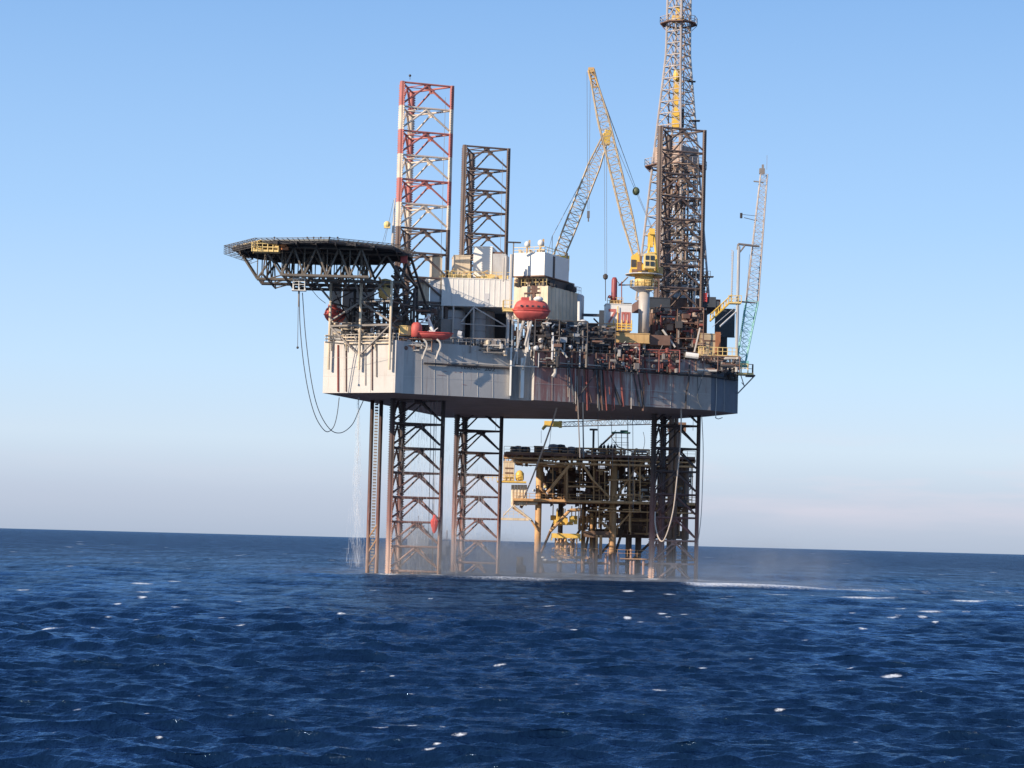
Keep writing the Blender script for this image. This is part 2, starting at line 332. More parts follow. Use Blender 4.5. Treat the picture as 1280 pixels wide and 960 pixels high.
    fy = 1 / (1 + np.exp(-(Yg - 338 + 0.10 * (Xg - 5)) / 2.0)) * np.exp(-(np.maximum(0, Yg - 400) / 40) ** 2)
    calm = fx * fy
    fx2 = np.exp(-(np.maximum(0, np.abs(Xg - 62) - 34) / 18) ** 2); fy2 = np.exp(-((Yg - 345) / 45.) ** 2)
    streak = fx2 * fy2
    for (lx, ly) in LEGPTS:
        q = np.exp(-(((Xg - lx) / 2.2) ** 2 + ((Yg - ly + 1.5) / 9) ** 2)); foam = np.maximum(foam, q * .9)
    # bright foam ridge right of leg C
    crest = 333 - .10 * (Xg - 5)
    q = np.exp(-((Yg - crest) / 5.5) ** 2); sm = lambda v, a_, b_: np.clip((v - a_) / (b_ - a_), 0, 1) ** 2 * (3 - 2 * np.clip((v - a_) / (b_ - a_), 0, 1))
    foam = np.maximum(foam, q * (sm(Xg, 24, 29) * (1 - sm(Xg, 40, 66)) * 1.1 + .42 * sm(Xg, -24, -12) * (1 - sm(Xg, 4, 12)) + .25 * sm(Xg, -10, 0) * (1 - sm(Xg, 26, 34))))
    Z = Z + 0.55 * np.exp(-((Yg - 333 + .10 * (Xg - 5)) / 5.0) ** 2) * np.exp(-(np.maximum(0, np.abs(Xg - 8) - 26) / 12) ** 2)
    PX_ = Xg + DX; PY_ = Yg + DY
    V = np.stack([PX_, PY_, Z], -1).reshape(-1, 3)
    nr, nc = Xg.shape
    i = np.arange(nr - 1)[:, None] * nc + np.arange(nc - 1)[None]
    F = np.stack([i, i + nc, i + nc + 1, i + 1], -1).reshape(-1, 4)[:, ::-1]
    seam = np.arange(nr - 1) * nc
    me = bpy.data.meshes.new('sea'); me.vertices.add(len(V)); me.vertices.foreach_set('co', V.ravel().astype(np.float32))
    me.loops.add(F.size); me.loops.foreach_set('vertex_index', F.ravel().astype(np.int32))
    me.polygons.add(len(F)); me.polygons.foreach_set('loop_start', np.arange(0, F.size, 4, dtype=np.int32)); me.polygons.foreach_set('loop_total', np.full(len(F), 4, np.int32))
    me.polygons.foreach_set('use_smooth', np.ones(len(F), bool))
    for nm, arr in (('lod', np.clip((RR - 150) / 900, 0, 1) ** .8), ('foam', foam), ('calm', calm), ('streak', streak)):
        at = me.attributes.new(nm, 'FLOAT', 'POINT'); at.data.foreach_set('value', arr.ravel().astype(np.float32))
    me.update(calc_edges=True); me.validate()
    ob = bpy.data.objects.new('sea', me); scn.collection.objects.link(ob); ob['kind'] = 'structure'
    m = bpy.data.materials.new('sea water'); m.use_nodes = True; t = m.node_tree; b = t.nodes['Principled BSDF']
    g = N(t, 'ShaderNodeNewGeometry')
    def noi(scale, sc=(1, 1, 1), det=4, ro=.55):
        mp = N(t, 'ShaderNodeMapping'); mp.inputs['Scale'].default_value = sc; mp.inputs['Rotation'].default_value = (0, 0, .22); t.links.new(g.outputs['Position'], mp.inputs[0])
        n = N(t, 'ShaderNodeTexNoise'); n.inputs['Scale'].default_value = scale; n.inputs['Detail'].default_value = det; n.inputs['Roughness'].default_value = ro; t.links.new(mp.outputs[0], n.inputs['Vector']); return n.outputs[0]
    fa = N(t, 'ShaderNodeAttribute'); fa.attribute_name = 'foam'; ca = N(t, 'ShaderNodeAttribute'); ca.attribute_name = 'calm'; sa = N(t, 'ShaderNodeAttribute'); sa.attribute_name = 'streak'; la = N(t, 'ShaderNodeAttribute'); la.attribute_name = 'lod'
    n_big = noi(0.16, (1, .55, 1), 5, .6); n_mid = noi(0.9, (1, .6, 1), 5, .6); n_sm = noi(5, (1, .7, 1), 3)
    def math_(op, a, b_, c=None):
        n = N(t, 'ShaderNodeMath', operation=op)
        for k, x in enumerate((a, b_, c)):
            if x is None: continue
            if isinstance(x, (int, float)): n.inputs[k].default_value = x
            else: t.links.new(x, n.inputs[k])
        return n.outputs[0]
    h = math_('ADD', math_('MULTIPLY', n_big, math_('MULTIPLY_ADD', la.outputs['Fac'], 3.0, .25)), math_('ADD', math_('MULTIPLY', n_mid, math_('MULTIPLY_ADD', la.outputs['Fac'], .6, .22)), math_('MULTIPLY', n_sm, 0.055)))
    bp = N(t, 'ShaderNodeBump'); bp.inputs['Strength'].default_value = 1.0; bp.inputs['Distance'].default_value = 1.0; t.links.new(h, bp.inputs['Height'])
    # foam mask
    n_f = noi(3.2, (1, .8, 1), 8, .8); n_f2 = noi(.35, (1, .4, 1), 6, .7)
    fm = N(t, 'ShaderNodeMapRange'); fm.inputs[1].default_value = .36; fm.inputs[2].default_value = .80
    t.links.new(math_('MULTIPLY', fa.outputs['Fac'], math_('ADD', math_('MULTIPLY', n_f, 3.6), -.86)), fm.inputs[0])
    st = N(t, 'ShaderNodeMapRange'); st.inputs[1].default_value = .50; st.inputs[2].default_value = .72; st.inputs[4].default_value = .5
    t.links.new(math_('MULTIPLY', sa.outputs['Fac'], n_f2), st.inputs[0])
    ftot = math_('MAXIMUM', math_('MULTIPLY', fm.outputs[0], .85), math_('MAXIMUM', st.outputs[0], math_('MULTIPLY', ca.outputs['Fac'], math_('MULTIPLY', n_f2, .50))))
    deep = N(t, 'ShaderNodeRGB'); deep.outputs[0].default_value = SEA_DEEP
    mx = N(t, 'ShaderNodeMix', data_type='RGBA'); t.links.new(ftot, mx.inputs[0]); t.links.new(deep.outputs[0], mx.inputs[6]); mx.inputs[7].default_value = (.72, .76, .80, 1)
    df = N(t, 'ShaderNodeBsdfDiffuse'); t.links.new(mx.outputs[2], df.inputs[0]); t.links.new(bp.outputs[0], df.inputs['Normal'])
    gl = N(t, 'ShaderNodeBsdfGlossy'); gl.inputs['Color'].default_value = (.40, .61, .88, 1); gl.inputs['Roughness'].default_value = .07; t.links.new(bp.outputs[0], gl.inputs['Normal'])
    fr = N(t, 'ShaderNodeFresnel'); fr.inputs[0].default_value = 1.33; t.links.new(bp.outputs[0], fr.inputs['Normal'])
    n_p = noi(.085, (1, .2, 1), 7, .72); n_p2 = noi(.55, (1, .16, 1), 4, .7)
    pat = N(t, 'ShaderNodeMapRange'); pat.inputs[1].default_value = .38; pat.inputs[2].default_value = .62; pat.inputs[3].default_value = .45; pat.inputs[4].default_value = 1.45; t.links.new(math_('ADD', math_('MULTIPLY', n_p, .55), math_('MULTIPLY', n_p2, .45)), pat.inputs[0])
    fac = math_('MULTIPLY', math_('MULTIPLY', pat.outputs[0], math_('MINIMUM', math_('MULTIPLY', fr.outputs[0], SEA_K), SEA_CAP)), math_('SUBTRACT', 1.0, ftot))
    ms = N(t, 'ShaderNodeMixShader'); t.links.new(fac, ms.inputs[0]); t.links.new(df.outputs[0], ms.inputs[1]); t.links.new(gl.outputs[0], ms.inputs[2])
    t.links.new(ms.outputs[0], t.nodes['Material Output'].inputs[0]); t.nodes.remove(b)
    me.materials.append(m)
    return ob
SEA_DEEP = (0.0038, 0.0145, 0.041, 1); SEA_K = 0.80; SEA_CAP = 0.44

# ------------------------------------------------------------------ jack-up legs
BAY = 4.02
LEGS = {
 'A': dict(L=P(503.2, 97, 369), R=P(565.5, 103, 372), T=P(515, 110, 377.5), top=81.1, m=LEGW,
           label='tall lattice leg banded red and white above the hull, left of the three', ),
 'B': dict(L=P(581, 177, 412), R=P(636, 183, 414.7), T=P(590.4, 188, 420.3), top=78.3, m=LEGG,
           label='brown-grey lattice leg between the banded leg and the white cabins, rising behind them'),
 'C': dict(L=P(825.8, 153, 393), R=P(881, 157.6, 396), T=P(837, 160, 401.5), top=79.2, m=LEGG,
           label='brown lattice leg on the right, standing in front of the derrick'),
}
LEGPTS = []
for k, d in LEGS.items():
    for c in 'LRT': LEGPTS.append((d[c].x, d[c].y))
make_sea()
def make_leg(d):
    Lp, Rp, Tp = [Vector((d[c].x, d[c].y, 0)) for c in 'LRT']; cen = (Lp + Rp + Tp) / 3; z1 = d['top']; z0 = -6
    t = thing('lattice_leg', d['label'], 'rig leg', (cen.x, cen.y, z0), 'lattice legs of the jack-up rig')
    for c in (Lp, Rp, Tp):
        mb = MB(); mb.tube(c + Vector((0, 0, z0)), c + Vector((0, 0, z1)), .36, 12)
        r = (c - cen).normalized(); s_ = Vector((-r.y, r.x, 0))
        # rack plate through the chord with teeth on both edges
        mb.obox(c - s_ * .5 - r * .07, s_, 1.0, r, .14, z0, z1 - .1)
        z = z0 + .3
        while z < z1 - .4:
            for sg in (-1, 1):
                q = c + s_ * sg * .5 - r * .06; e_ = s_ * sg
                mb.obox(q if sg > 0 else q, e_, .17, r, .12, z, z + .2)
            z += .4
        ch = mb.build('chord', d['m'], t, False)
    # bays
    zz = z1 - .15; k = 0
    while zz > z0 + BAY:
        mb = MB(); lo = zz - BAY
        for (a, b) in ((Lp, Rp), (Rp, Tp), (Tp, Lp)):
            A = a + Vector((0, 0, zz)); B = b + Vector((0, 0, zz)); mb.tube(A, B, .17, 6)
            mid = (A + B) / 2; e = (B - A).normalized()
            mb.tube(mid - Vector((0, 0, .25)), a.lerp(b, .05) + Vector((0, 0, lo + .7)), .165, 6)
            mb.tube(mid - Vector((0, 0, .25)), b.lerp(a, .05) + Vector((0, 0, lo + .7)), .165, 6)
            n_ = Vector((-e.y, e.x, 0))
            mb.hexa([mid - e * .35 - n_ * .04 - Vector((0, 0, .75)), mid + e * .35 - n_ * .04 - Vector((0, 0, .75)), mid + e * .35 + n_ * .04 - Vector((0, 0, .75)), mid - e * .35 + n_ * .04 - Vector((0, 0, .75))],
                    [mid - e * .8 - n_ * .04 + Vector((0, 0, .1)), mid + e * .8 - n_ * .04 + Vector((0, 0, .1)), mid + e * .8 + n_ * .04 + Vector((0, 0, .1)), mid - e * .8 + n_ * .04 + Vector((0, 0, .1))])
        # inner triangle bracing
        ms = [(Lp + Rp) / 2, (Rp + Tp) / 2, (Tp + Lp) / 2]
        for i in range(3): mb.tube(ms[i] + Vector((0, 0, zz)), ms[(i + 1) % 3] + Vector((0, 0, zz)), .09, 5)
        mb.build('cross_bracing', d['m'], t)
        zz -= BAY; k += 1
    # thin pipe / ladder run up the leg
    mb = MB(); a = Rp.lerp(Lp, .13)
    mb.tube(a + Vector((0, -.1, 26 if d is not LEGS['A'] else 0)), a + Vector((0, -.1, z1 - 2)), .05, 4)
    mb.build('riser_pipe', STEEL, t)
    return t
legobj = {k: make_leg(d) for k, d in LEGS.items()}
# red wrapped fitting and beacon on the banded leg
d = LEGS['A']
mb = MB(); c = P(543, 655, 371.0)
mb.lathe(c - Vector((0, 0, 1.5)), [(.15, 0), (.35, .4), (.62, 1.3), (.7, 2.0), (.3, 2.5), (.25, 3.0)], 9, sx=1, sy=.6)
o = mb.build('red_fender', RED, legobj['A']); tag(o, 'faded red fender lashed low on the right chord')
for key, (px, py, Y) in {'A': (502.5, 97, 369), 'B': (580, 177.5, 412)}.items():
    pass

# ------------------------------------------------------------------ hull
HB = 28.65; HT = 36.9
FYT = [(403, 359.5), (494, 353.7), (504, 355.2), (637, 362.6), (667, 363.7), (888, 379.1), (922, 386.4)]
def FY(px): return interp(FYT, px)
a = G(403.2, 491.3, HB); b = G(493.6, 490.7, HB); b2 = G(503.7, 491.7, HB); c = G(637.5, 498.8, HB)
d_ = G(667, 500.0, HB); e = G(888.3, 512.9, HB); f = G(922, 517, HB)
g = G(882, 521, HB); h1 = G(812, 525.5, HB); h2 = G(557, 522.2, HB); h3 = G(466, 503.3, HB)
bd = (c - b2).normalized(); back = Vector((-bd.y, bd.x, 0))
c2 = c + back * 3.0; d2 = d_ + (Vector((d_.x - c.x, d_.y - c.y, 0)).normalized()) * 0 + back * 1.6
poly = [a, b, b2, c, c2, d2, d_, e, f, g, h1, h2, h3]
rig = thing('jack_up_hull', 'wide grey barge hull with rust-stained right side raised above the sea on three legs', 'rig hull', (2, 385, HB))
def hull_mesh(poly, z0, z1):
    mb = MB(); n = len(poly)
    vs = [(p[0], p[1], z0) for p in poly] + [(p[0], p[1], z1) for p in poly]
    mb.cur = 2; mb.add(vs, [tuple(range(n - 1, -1, -1))])
    mb.cur = 0; mb.add(vs, [tuple(range(n, 2 * n))])
    for i in range(n):
        j = (i + 1) % n; mb.cur = 1 if i == 6 else (3 if i in (7, 8) else (4 if i in (2, 3, 4) else 0))  # front and notch sides take a darker grey for their grazing sunlight
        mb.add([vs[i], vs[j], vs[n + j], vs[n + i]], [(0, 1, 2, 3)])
    return mb
hull_mesh(poly, HB, HT).build('hull_shell', [HULLP, HULLS, HULLB, mat('shaded hull end', (0.085, 0.105, 0.145), .55, var=.2, rust=.35, rustcol=(.12, .06, .055)), mat('dimmed hull front grey', (0.43, 0.415, 0.395), 0.5, var=0.14, scale=0.2, rust=0.36, rustcol=(0.26, 0.17, 0.14))], rig)  # dark blue-grey slot: shade of the right end put into its colour
# plate seams as thin raised weld straps on the sides
mb = MB()
def side_pt(px, z, off=0.0):
    # a point on the front side at image column px
    for (p, q) in ((a, b), (b, b2), (b2, c), (d_, e), (e, f)):
        x0 = None
        lo, hi = 0.0, 1.0
        def col(t):
            w_ = p.lerp(q, t); v_ = Vector((w_.x, w_.y, z)) - CAM; return 640 + FPX * v_.dot(RT) / v_.dot(FW)
        if col(0) - .01 <= px <= col(1) + .01:
            for _ in range(30):
                m_ = (lo + hi) / 2
                if col(m_) < px: lo = m_
                else: hi = m_
            w_ = p.lerp(q, lo); dd = (q - p).normalized(); nn = Vector((dd.y, -dd.x, 0))
            return Vector((w_.x, w_.y, z)) + nn * off
    w_ = c.lerp(d_, (px - 637) / 30); return Vector((w_.x, w_.y, z)) + Vector((0, -off, 0))
for px in (430, 463, 527, 543, 560, 578, 597, 616, 690, 712, 735, 760, 785, 812, 838, 862, 905):
    p = side_pt(px, HB + .1, .02); q = side_pt(px, HT - .1, .02); mb.tube(p, q, .035, 4)
for zz in (HB + 2.7, HB + 5.4):
    for (x0, x1) in ((404, 493), (505, 636), (670, 887)):
        mb.tube(side_pt(x0, zz, .01), side_pt(x1, zz, .01), .025, 4)
mb.build('plate_seam', HULLP, rig)
# ribs in the notch, sunlit edges put into their white and cream
for px, w_ in ((652.5, .55), (669, .45)):
    mb = MB(); p = PX(px, 363.5 if px < 660 else 369.6, HB)
    mb.obox((p.x - w_ / 2, p.y), (1, .25, 0), w_, (-.25, 1, 0), 3.2 if px < 660 else 1.2, HB + .3, HT - 1.5); mb.build('lit_edge_rib', WHITE if px < 660 else CREAM, rig)
mb = MB(); p = PX(638.2, 362.0, HB); mb.obox((p.x - .25, p.y), (1, 0, 0), .3, (0, 1, 0), .6, HB + .5, HT); mb.build('lit_edge_rib', WHITE, rig)
# pipe run along the front sides
def run(pxs, z, off, r, n=6):
    mb = MB(); pts = [side_pt(px, z, off) for px in pxs]; mb.path(pts, r, n); return mb
zl = P(560, 455.5, 357.5).z
mb = run([529, 545, 560, 580, 600, 620, 636.5], zl, .35, .16); mb.build('fender_pipe', DARK, rig)
mb = run([560, 580, 600, 620, 636.5, 668, 672], zl + .42, .4, .10); mb.build('deck_edge_pipe', PIPE, rig)
mb = run([672, 690, 710, 740, 770, 800, 830, 860, 886, 890, 905, 920], P(780, 465, 374.5).z, .3, .17); mb.build('fender_pipe', DARK, rig)
mb = run([672, 700, 740, 780, 820, 860, 886], P(780, 465, 374.5).z + .5, .3, .08); mb.build('deck_edge_pipe', PIPE, rig)
# ledge on the left side
mb = MB()
for dz, r_ in ((.0, .12), (-.5, .09), (-1.0, .12)): mb.path([side_pt(x_, HT + .55 + dz, .35) for x_ in (405, 430, 460, 492)], r_, 5)
for x_ in (416, 434, 452, 470, 488): mb.tube(side_pt(x_, HT + .9, .38), side_pt(x_, HT - 1.6, .38), .09, 5)
mb.build('bulwark_rail', CREAM, rig)
# rust / drain pipes on the left side
for x_, zt, zb, m_ in ((423, HT - .6, HB + .2, REDR), (433, HT - .6, HB + .2, BROWN), (457, HT - .3, HB + 1.2, PIPE), (465.5, HT - .6, HB + .4, BROWN), (471, HT - .6, HB + 2.5, STEEL)):
    mb = MB(); mb.tube(side_pt(x_, zb, .12), side_pt(x_, zt, .12), .10 if m_ is not REDR else .14, 6); mb.build('drain_pipe', m_, rig)
mb = MB(); mb.rail([Vector((p.x, p.y, HT)) + Vector((0, .3, 0)) for p in (b, b2, c)], 1.1, .05, 1.3); mb.build('railing', PIPE, rig)
mb = MB(); mb.rail([Vector((p.x, p.y, HT)) + Vector((0, .3, 0)) for p in (d_, e, f, g)], 1.1, .05, 1.3); mb.build('railing', STEEL, rig)
mb = MB(); mb.rail([Vector((p.x, p.y, HT)) + Vector((.3, .3, 0)) for p in (h3, a, b)], 1.1, .05, 1.3); mb.build('railing', PIPE, rig)
# writing below the pipe, its upper half hidden by the pipe as in the photo
def text_on(s_, px0, px1, ztop, h, m_, parent, off=.06, depth=.02):
    cu = bpy.data.curves.new('t', 'FONT'); cu.body = s_; cu.size = 1; cu.extrude = 0; ob = bpy.data.objects.new('t', cu); scn.collection.objects.link(ob)
    bpy.context.view_layer.update(); dg = bpy.context.evaluated_depsgraph_get(); me = bpy.data.meshes.new_from_object(ob.evaluated_get(dg))
    bpy.data.objects.remove(ob); vs = np.array([v.co[:] for v in me.vertices]); x0, x1 = vs[:, 0].min(), vs[:, 0].max(); y0, y1 = vs[:, 1].min(), vs[:, 1].max()
    A = side_pt(px0, ztop, off); B = side_pt(px1, ztop, off); mb = MB()
    pts = [A.lerp(B, (v[0] - x0) / (x1 - x0)) + Vector((0, 0, -h * (1 - (v[1] - y0) / (y1 - y0)))) for v in vs]
    mb.add(pts, [tuple(p.vertices) for p in me.polygons]); return mb.build('lettering', m_, parent)
LET = mat('dark lettering', (0.05, 0.05, 0.06), 0.6, var=.3)
text_on('TERNC', 575, 600, zl + .10, .62, LET, rig); text_on('202', 605.5, 619, zl + .02, .62, LET, rig)
# faint scrape marks
for i, (x0, x1, y_) in enumerate([(554, 559, 464), (568, 571, 465), (574, 579, 465.5), (546, 558, 468.8), (577, 584, 481), (815, 830, 490), (825, 843, 492), (812, 826, 497), (823, 845, 499.5), (808, 828, 506), (830, 842, 507)]):
    mb = MB(); zz = P((x0 + x1) / 2, y_, FY(x0)).z; s_ = side_pt(x0, zz, .03); m_0 = side_pt(lerp(x0, x1, .4), zz - .02, .03); e_ = side_pt(x1, zz - .05, .03); hh_ = .05 + .06 * rnd.random()
    for (g0, g1, h0_, h1_) in ((s_, m_0, .02, hh_), (m_0, e_, hh_, .015)): mb.hexa([g0, g1, g1 + Vector((0, .02, 0)), g0 + Vector((0, .02, 0))], [g0 + Vector((0, 0, h0_)), g1 + Vector((0, 0, h1_)), g1 + Vector((0, .02, h1_)), g0 + Vector((0, .02, h0_))])
    mb.build('scrape_mark', REDR, rig)
# jacking machinery frames round each leg, seen as dark blocks above deck
for k, dd in LEGS.items():
    cen = (dd['L'] + dd['R'] + dd['T']) / 3
    for cc in 'LRT':
        mb = MB(); q = dd[cc]; mb.cbox((q.x, q.y, HT + 2.6), 2.2, 2.2, 5.2, .3)
        mb.build('jacking_frame', DARK if k != 'A' else STEEL, rig)

# ------------------------------------------------------------------ helideck
HZ = 51.3
hc = Vector((-30.6, 358.2, 0)); HR = 14.2
heli = thing('helideck', 'octagonal dark helicopter deck on an underslung truss overhanging the left corner of the hull', 'helideck', (hc.x, hc.y, HT))
oct_ = [hc + Vector((math.cos(t) * HR, math.sin(t) * HR, 0)) for t in [math.radians(8 + 45 * i) for i in range(8)]]
mb = MB(); mb.prism(oct_, HZ - .25, HZ); mb.build('deck_plate', mat('helideck steel', (0.20, 0.21, 0.20), .6, var=.2), heli)
mb = MB()
for i in range(8):
    p, q = oct_[i], oct_[(i + 1) % 8]; mb.tube(p + Vector((0, 0, HZ - .5)), q + Vector((0, 0, HZ - .5)), .2, 6)
for k in range(-6, 7):
    y = hc.y + k * 2.1; w_ = min(HR * .97, (HR * 1.36 - abs(k * 2.1)))
    mb.cbox((hc.x, y, HZ - .5), 2 * w_, .16, .5)
for k in range(-4, 5):
    x = hc.x + k * 3; w_ = min(HR * .97, (HR * 1.36 - abs(k * 3)))
    mb.cbox((x, hc.y, HZ - .62), .18, 2 * w_, .55)
mb.build('deck_beam', DARK, heli)
mb = MB()
for i in range(8):
    p, q = oct_[i], oct_[(i + 1) % 8]; o1 = (p - hc).normalized() * 1.5; o2 = (q - hc).normalized() * 1.5
    P1, Q1 = p + Vector((0, 0, HZ - .25)), q + Vector((0, 0, HZ - .25)); P2, Q2 = P1 + o1 + Vector((0, 0, .3)), Q1 + o2 + Vector((0, 0, .3))
    mb.tube(P2, Q2, .05, 4)
    for j in range(15):
        t = j / 14; mb.tube(P1.lerp(Q1, t), P2.lerp(Q2, t), .035 if j % 2 else .055, 4)
    for j in (1, 2, 3): mb.tube(P1.lerp(P2, j / 4), Q1.lerp(Q2, j / 4), .025, 4)
mb.build('safety_net', NET, heli)
mb = MB()
for i in (3, 4):
    p, q = oct_[i], oct_[(i + 1) % 8]; o1 = (p - hc).normalized() * 1.45; o2 = (q - hc).normalized() * 1.45
    A_, B_ = p + o1 + Vector((0, 0, HZ + .1)), q + o2 + Vector((0, 0, HZ + .1)); dn = Vector((0, 0, -1.35))
    for j in range(22): mb.tube(A_.lerp(B_, j / 21), A_.lerp(B_, j / 21) + dn, .035, 4)
    for k_ in range(5): mb.tube(A_ + dn * k_ / 4, B_ + dn * k_ / 4, .035, 4)
    for j in range(6): mb.tube(p.lerp(q, j / 5) + Vector((0, 0, HZ - .9)), A_.lerp(B_, j / 5) + dn, .05, 4)
mb.build('hanging_net', NET, heli)
for i in (3, 4):
    mb = MB(); p, q = oct_[i], oct_[(i + 1) % 8]; mb.tube(p + Vector((0, 0, HZ - .1)), q + Vector((0, 0, HZ - .1)), .16, 5); mb.build('yellow_edge', YELP, heli)
TRU = mat('dark truss steel', (0.155, 0.135, 0.115), .6, var=.35, rust=.4, rustcol=(.09, .05, .04))
# main trusses
for j, dy in enumerate((-9.5, -3.2, 3.2, 9.5)):
    mb = MB(); y = hc.y + dy; x0 = hc.x - (HR - 1.2 if abs(dy) < 5 else 8.5); x1 = hc.x + (HR - 1.0 if abs(dy) < 5 else 8.5)
    zt = HZ - .8; zb = HZ - 5.2; xl = x0 + 3.0; n_ = 8
    mb.tube((xl, y, zb), (x1 - .5, y, zb), .26, 8); mb.tube((x0, y, zt), (x1, y, zt), .2, 6)
    mb.tube((x0, y, zt), (xl, y, zb), .16, 6)
    for i in range(n_):
        xa = xl + (x1 - xl) * i / n_; xb = xl + (x1 - xl) * (i + 1) / n_
        if i % 2 == 0: mb.tube((xa, y, zb), (xb, y, zt), .17, 6)
        else: mb.tube((xa, y, zt), (xb, y, zb), .17, 6)
        if i % 2 == 0: mb.tube((xa, y, zb), (xa, y, zt), .09, 5)
    mb.build('truss', TRU if j < 2 else DARK, heli)
mb = MB()
for i in range(7):
    x = hc.x - 8.4 + i * 3.0; mb.tube((x, hc.y - 9.5, HZ - 5.2), (x, hc.y + 9.5, HZ - 5.2), .17, 6)
    if i < 6:
        for yy in (-9.5, -3.2, 3.2):
            s_ = 1 if i % 2 else -1
            mb.tube((x if s_ > 0 else x + 3, hc.y + yy, HZ - 5.2), (x + 3 if s_ > 0 else x, hc.y + yy + 6.3, HZ - 5.2), .11, 5)
            mb.tube((x, hc.y + yy, HZ - 5.2), (x, hc.y + yy + 3.1, HZ - .8), .12, 5); mb.tube((x, hc.y + yy + 3.1, HZ - .8), (x, hc.y + yy + 6.3, HZ - 5.2), .12, 5)
mb.build('cross_truss', TRU, heli)
# support posts on the hull corner
fr = []
for px in (410.5, 448.5, 486.5):
    y0 = FY(px) - .45; base = PX(px, y0, P(px, 462, y0).z); top = Vector((base.x, base.y, HZ - 5.2)); fr.append(base)
    mb = MB(); mb.tube(base, top, .22, 8); mb.build('post', CREAM if px > 0 else STEEL, heli)
rear = []
for p in fr:
    q = Vector((p.x + 3.2, p.y + 9.0, HT)); rear.append(q); mb = MB(); mb.tube(q, (q.x, q.y, HZ - 5.2), .25, 8); mb.build('post', DARK, heli)
z1_, z2_ = P(450, 407.5, 357).z, P(450, 378, 357).z
def at(p, z): return Vector((p.x, p.y, z))
mb = MB()
mb.tube(at(fr[0], z1_), at(fr[2], z1_), .2, 6); mb.tube(at(fr[1], z2_), at(fr[2], z2_), .18, 6)
mb.tube(at(fr[0], z1_), at(fr[1], HT - 2.4), .17, 6); mb.tube(at(fr[2], z1_), at(fr[1], HT - 2.4), .17, 6)
mb.tube(at(fr[1], z2_), at(fr[2], z1_ + .5), .17, 6); mb.tube(at(fr[1], z2_), at(fr[0], z1_ + .8), .17, 6)
mb.tube(at(fr[1], z2_), at(fr[0], HZ - 5.2).lerp(at(fr[1], HZ - 5.2), .8), .17, 6); mb.tube(at(fr[1], z2_), at(fr[2], HZ - 5.2).lerp(at(fr[1], HZ - 5.2), .2), .15, 6)
mb.tube(at(fr[0], z2_ + .4), at(fr[0], HZ - 5.2) + Vector((-2.4, 0, 0)), .17, 6); mb.tube(at(fr[0], z2_), at(fr[0], HZ - 5.2).lerp(at(fr[1], HZ - 5.2), .6), .14, 6)
mb.tube(at(fr[2], z2_), at(fr[2], HZ - 5.2).lerp(at(fr[1], HZ - 5.2), .5), .15, 6)
mb.build('brace', STEEL, heli)
mb = MB()
for i in range(3):
    mb.tube(at(fr[i], z2_), at(rear[i], z2_), .14, 6); mb.tube(at(fr[i], z1_), at(rear[i], z1_), .14, 6); mb.tube(at(fr[i], z1_), at(rear[i], z2_), .12, 6); mb.tube(at(fr[i], z2_), at(rear[i], HZ - 5.2), .12, 6)
    mb.tube(at(rear[i], z1_), at(fr[i], HZ - 5.2), .12, 6)
    for zz in (z1_, z2_): 
        if i < 2: mb.tube(at(rear[i], zz), at(rear[i + 1], zz), .14, 6)
    if i < 2: mb.tube(at(rear[i], z2_), at(rear[i + 1], z1_), .12, 6); mb.tube(at(rear[i], z1_), at(rear[i + 1], HT), .12, 6); mb.tube(at(rear[i], HZ - 5.2), at(rear[i + 1], z2_), .12, 6)
mb.build('brace', DARK, heli)
# raking struts from the right edge down to the deck (in front of the leg)
mb = MB()
for (x0, y0, Y0, x1, y1, Y1) in ((505, 322, 358, 521, 362, 366), (500, 335, 356, 522, 360, 366), (521, 362, 366, 498, 395, 358), (521, 362, 366, 522, 425, 366), (508, 330, 358, 493, 372, 356), (513, 320, 362, 540, 405, 370), (490, 345, 355, 520, 372, 366)):
    mb.tube(P(x0, y0, Y0), P(x1, y1, Y1), .22, 6)
mb.build('raking_strut', DARK, heli)
# hanging access basket under the left rim
mb = MB(); q0 = P(315, 314, 346.5); q1 = P(348, 310, 346.5)
u_ = (q1 - q0); zb_ = q0.z
mb.obox((q0.x, q0.y), u_, u_.length, (0, 1, 0), 2.2, zb_, zb_ + .3)
for z_ in (.7, 1.25): mb.tube(q0 + Vector((0, 0, z_)), q0 + Vector((u_.x, u_.y, z_)), .1, 5); mb.tube(q0 + Vector((0, 2.2, z_)), q0 + Vector((u_.x, u_.y + 2.2, z_)), .09, 5)
for i in range(6):
    for yy in (0, 2.2): p = q0 + Vector((u_.x * i / 5, u_.y * i / 5 + yy, 0)); mb.tube(p, p + Vector((0, 0, 1.5)), .09, 5)
mb.cbox(q0 + Vector((u_.x * .93, .5, 1.1)), .8, .8, 1.2); mb.build('access_platform', YELP, heli)
mb = MB(); p = P(354, 305, 346.5); mb.ball(p, .55, 8); mb.cbox(p + Vector((.2, .6, -.6)), 1.1, .8, .5); mb.build('fire_monitor', mat('orange housing', (.6, .22, .08), .5), heli)
for px in (343, 384, 392, 401, 412, 422):
    mb = MB(); mb.tube(P(px, 301.5, 346.5), P(px, 297.2, 346.5), .06, 4); mb.ball(P(px, 297, 346.5), .16, 5); mb.build('deck_light', DARK, heli)
# catwalk under and red lamp box at right end
mb = MB(); p = P(505, 324, 357); mb.cbox(p, 1.05, 1.0, 1.2); mb.build('warning_lamp_box', ORANGE, heli)

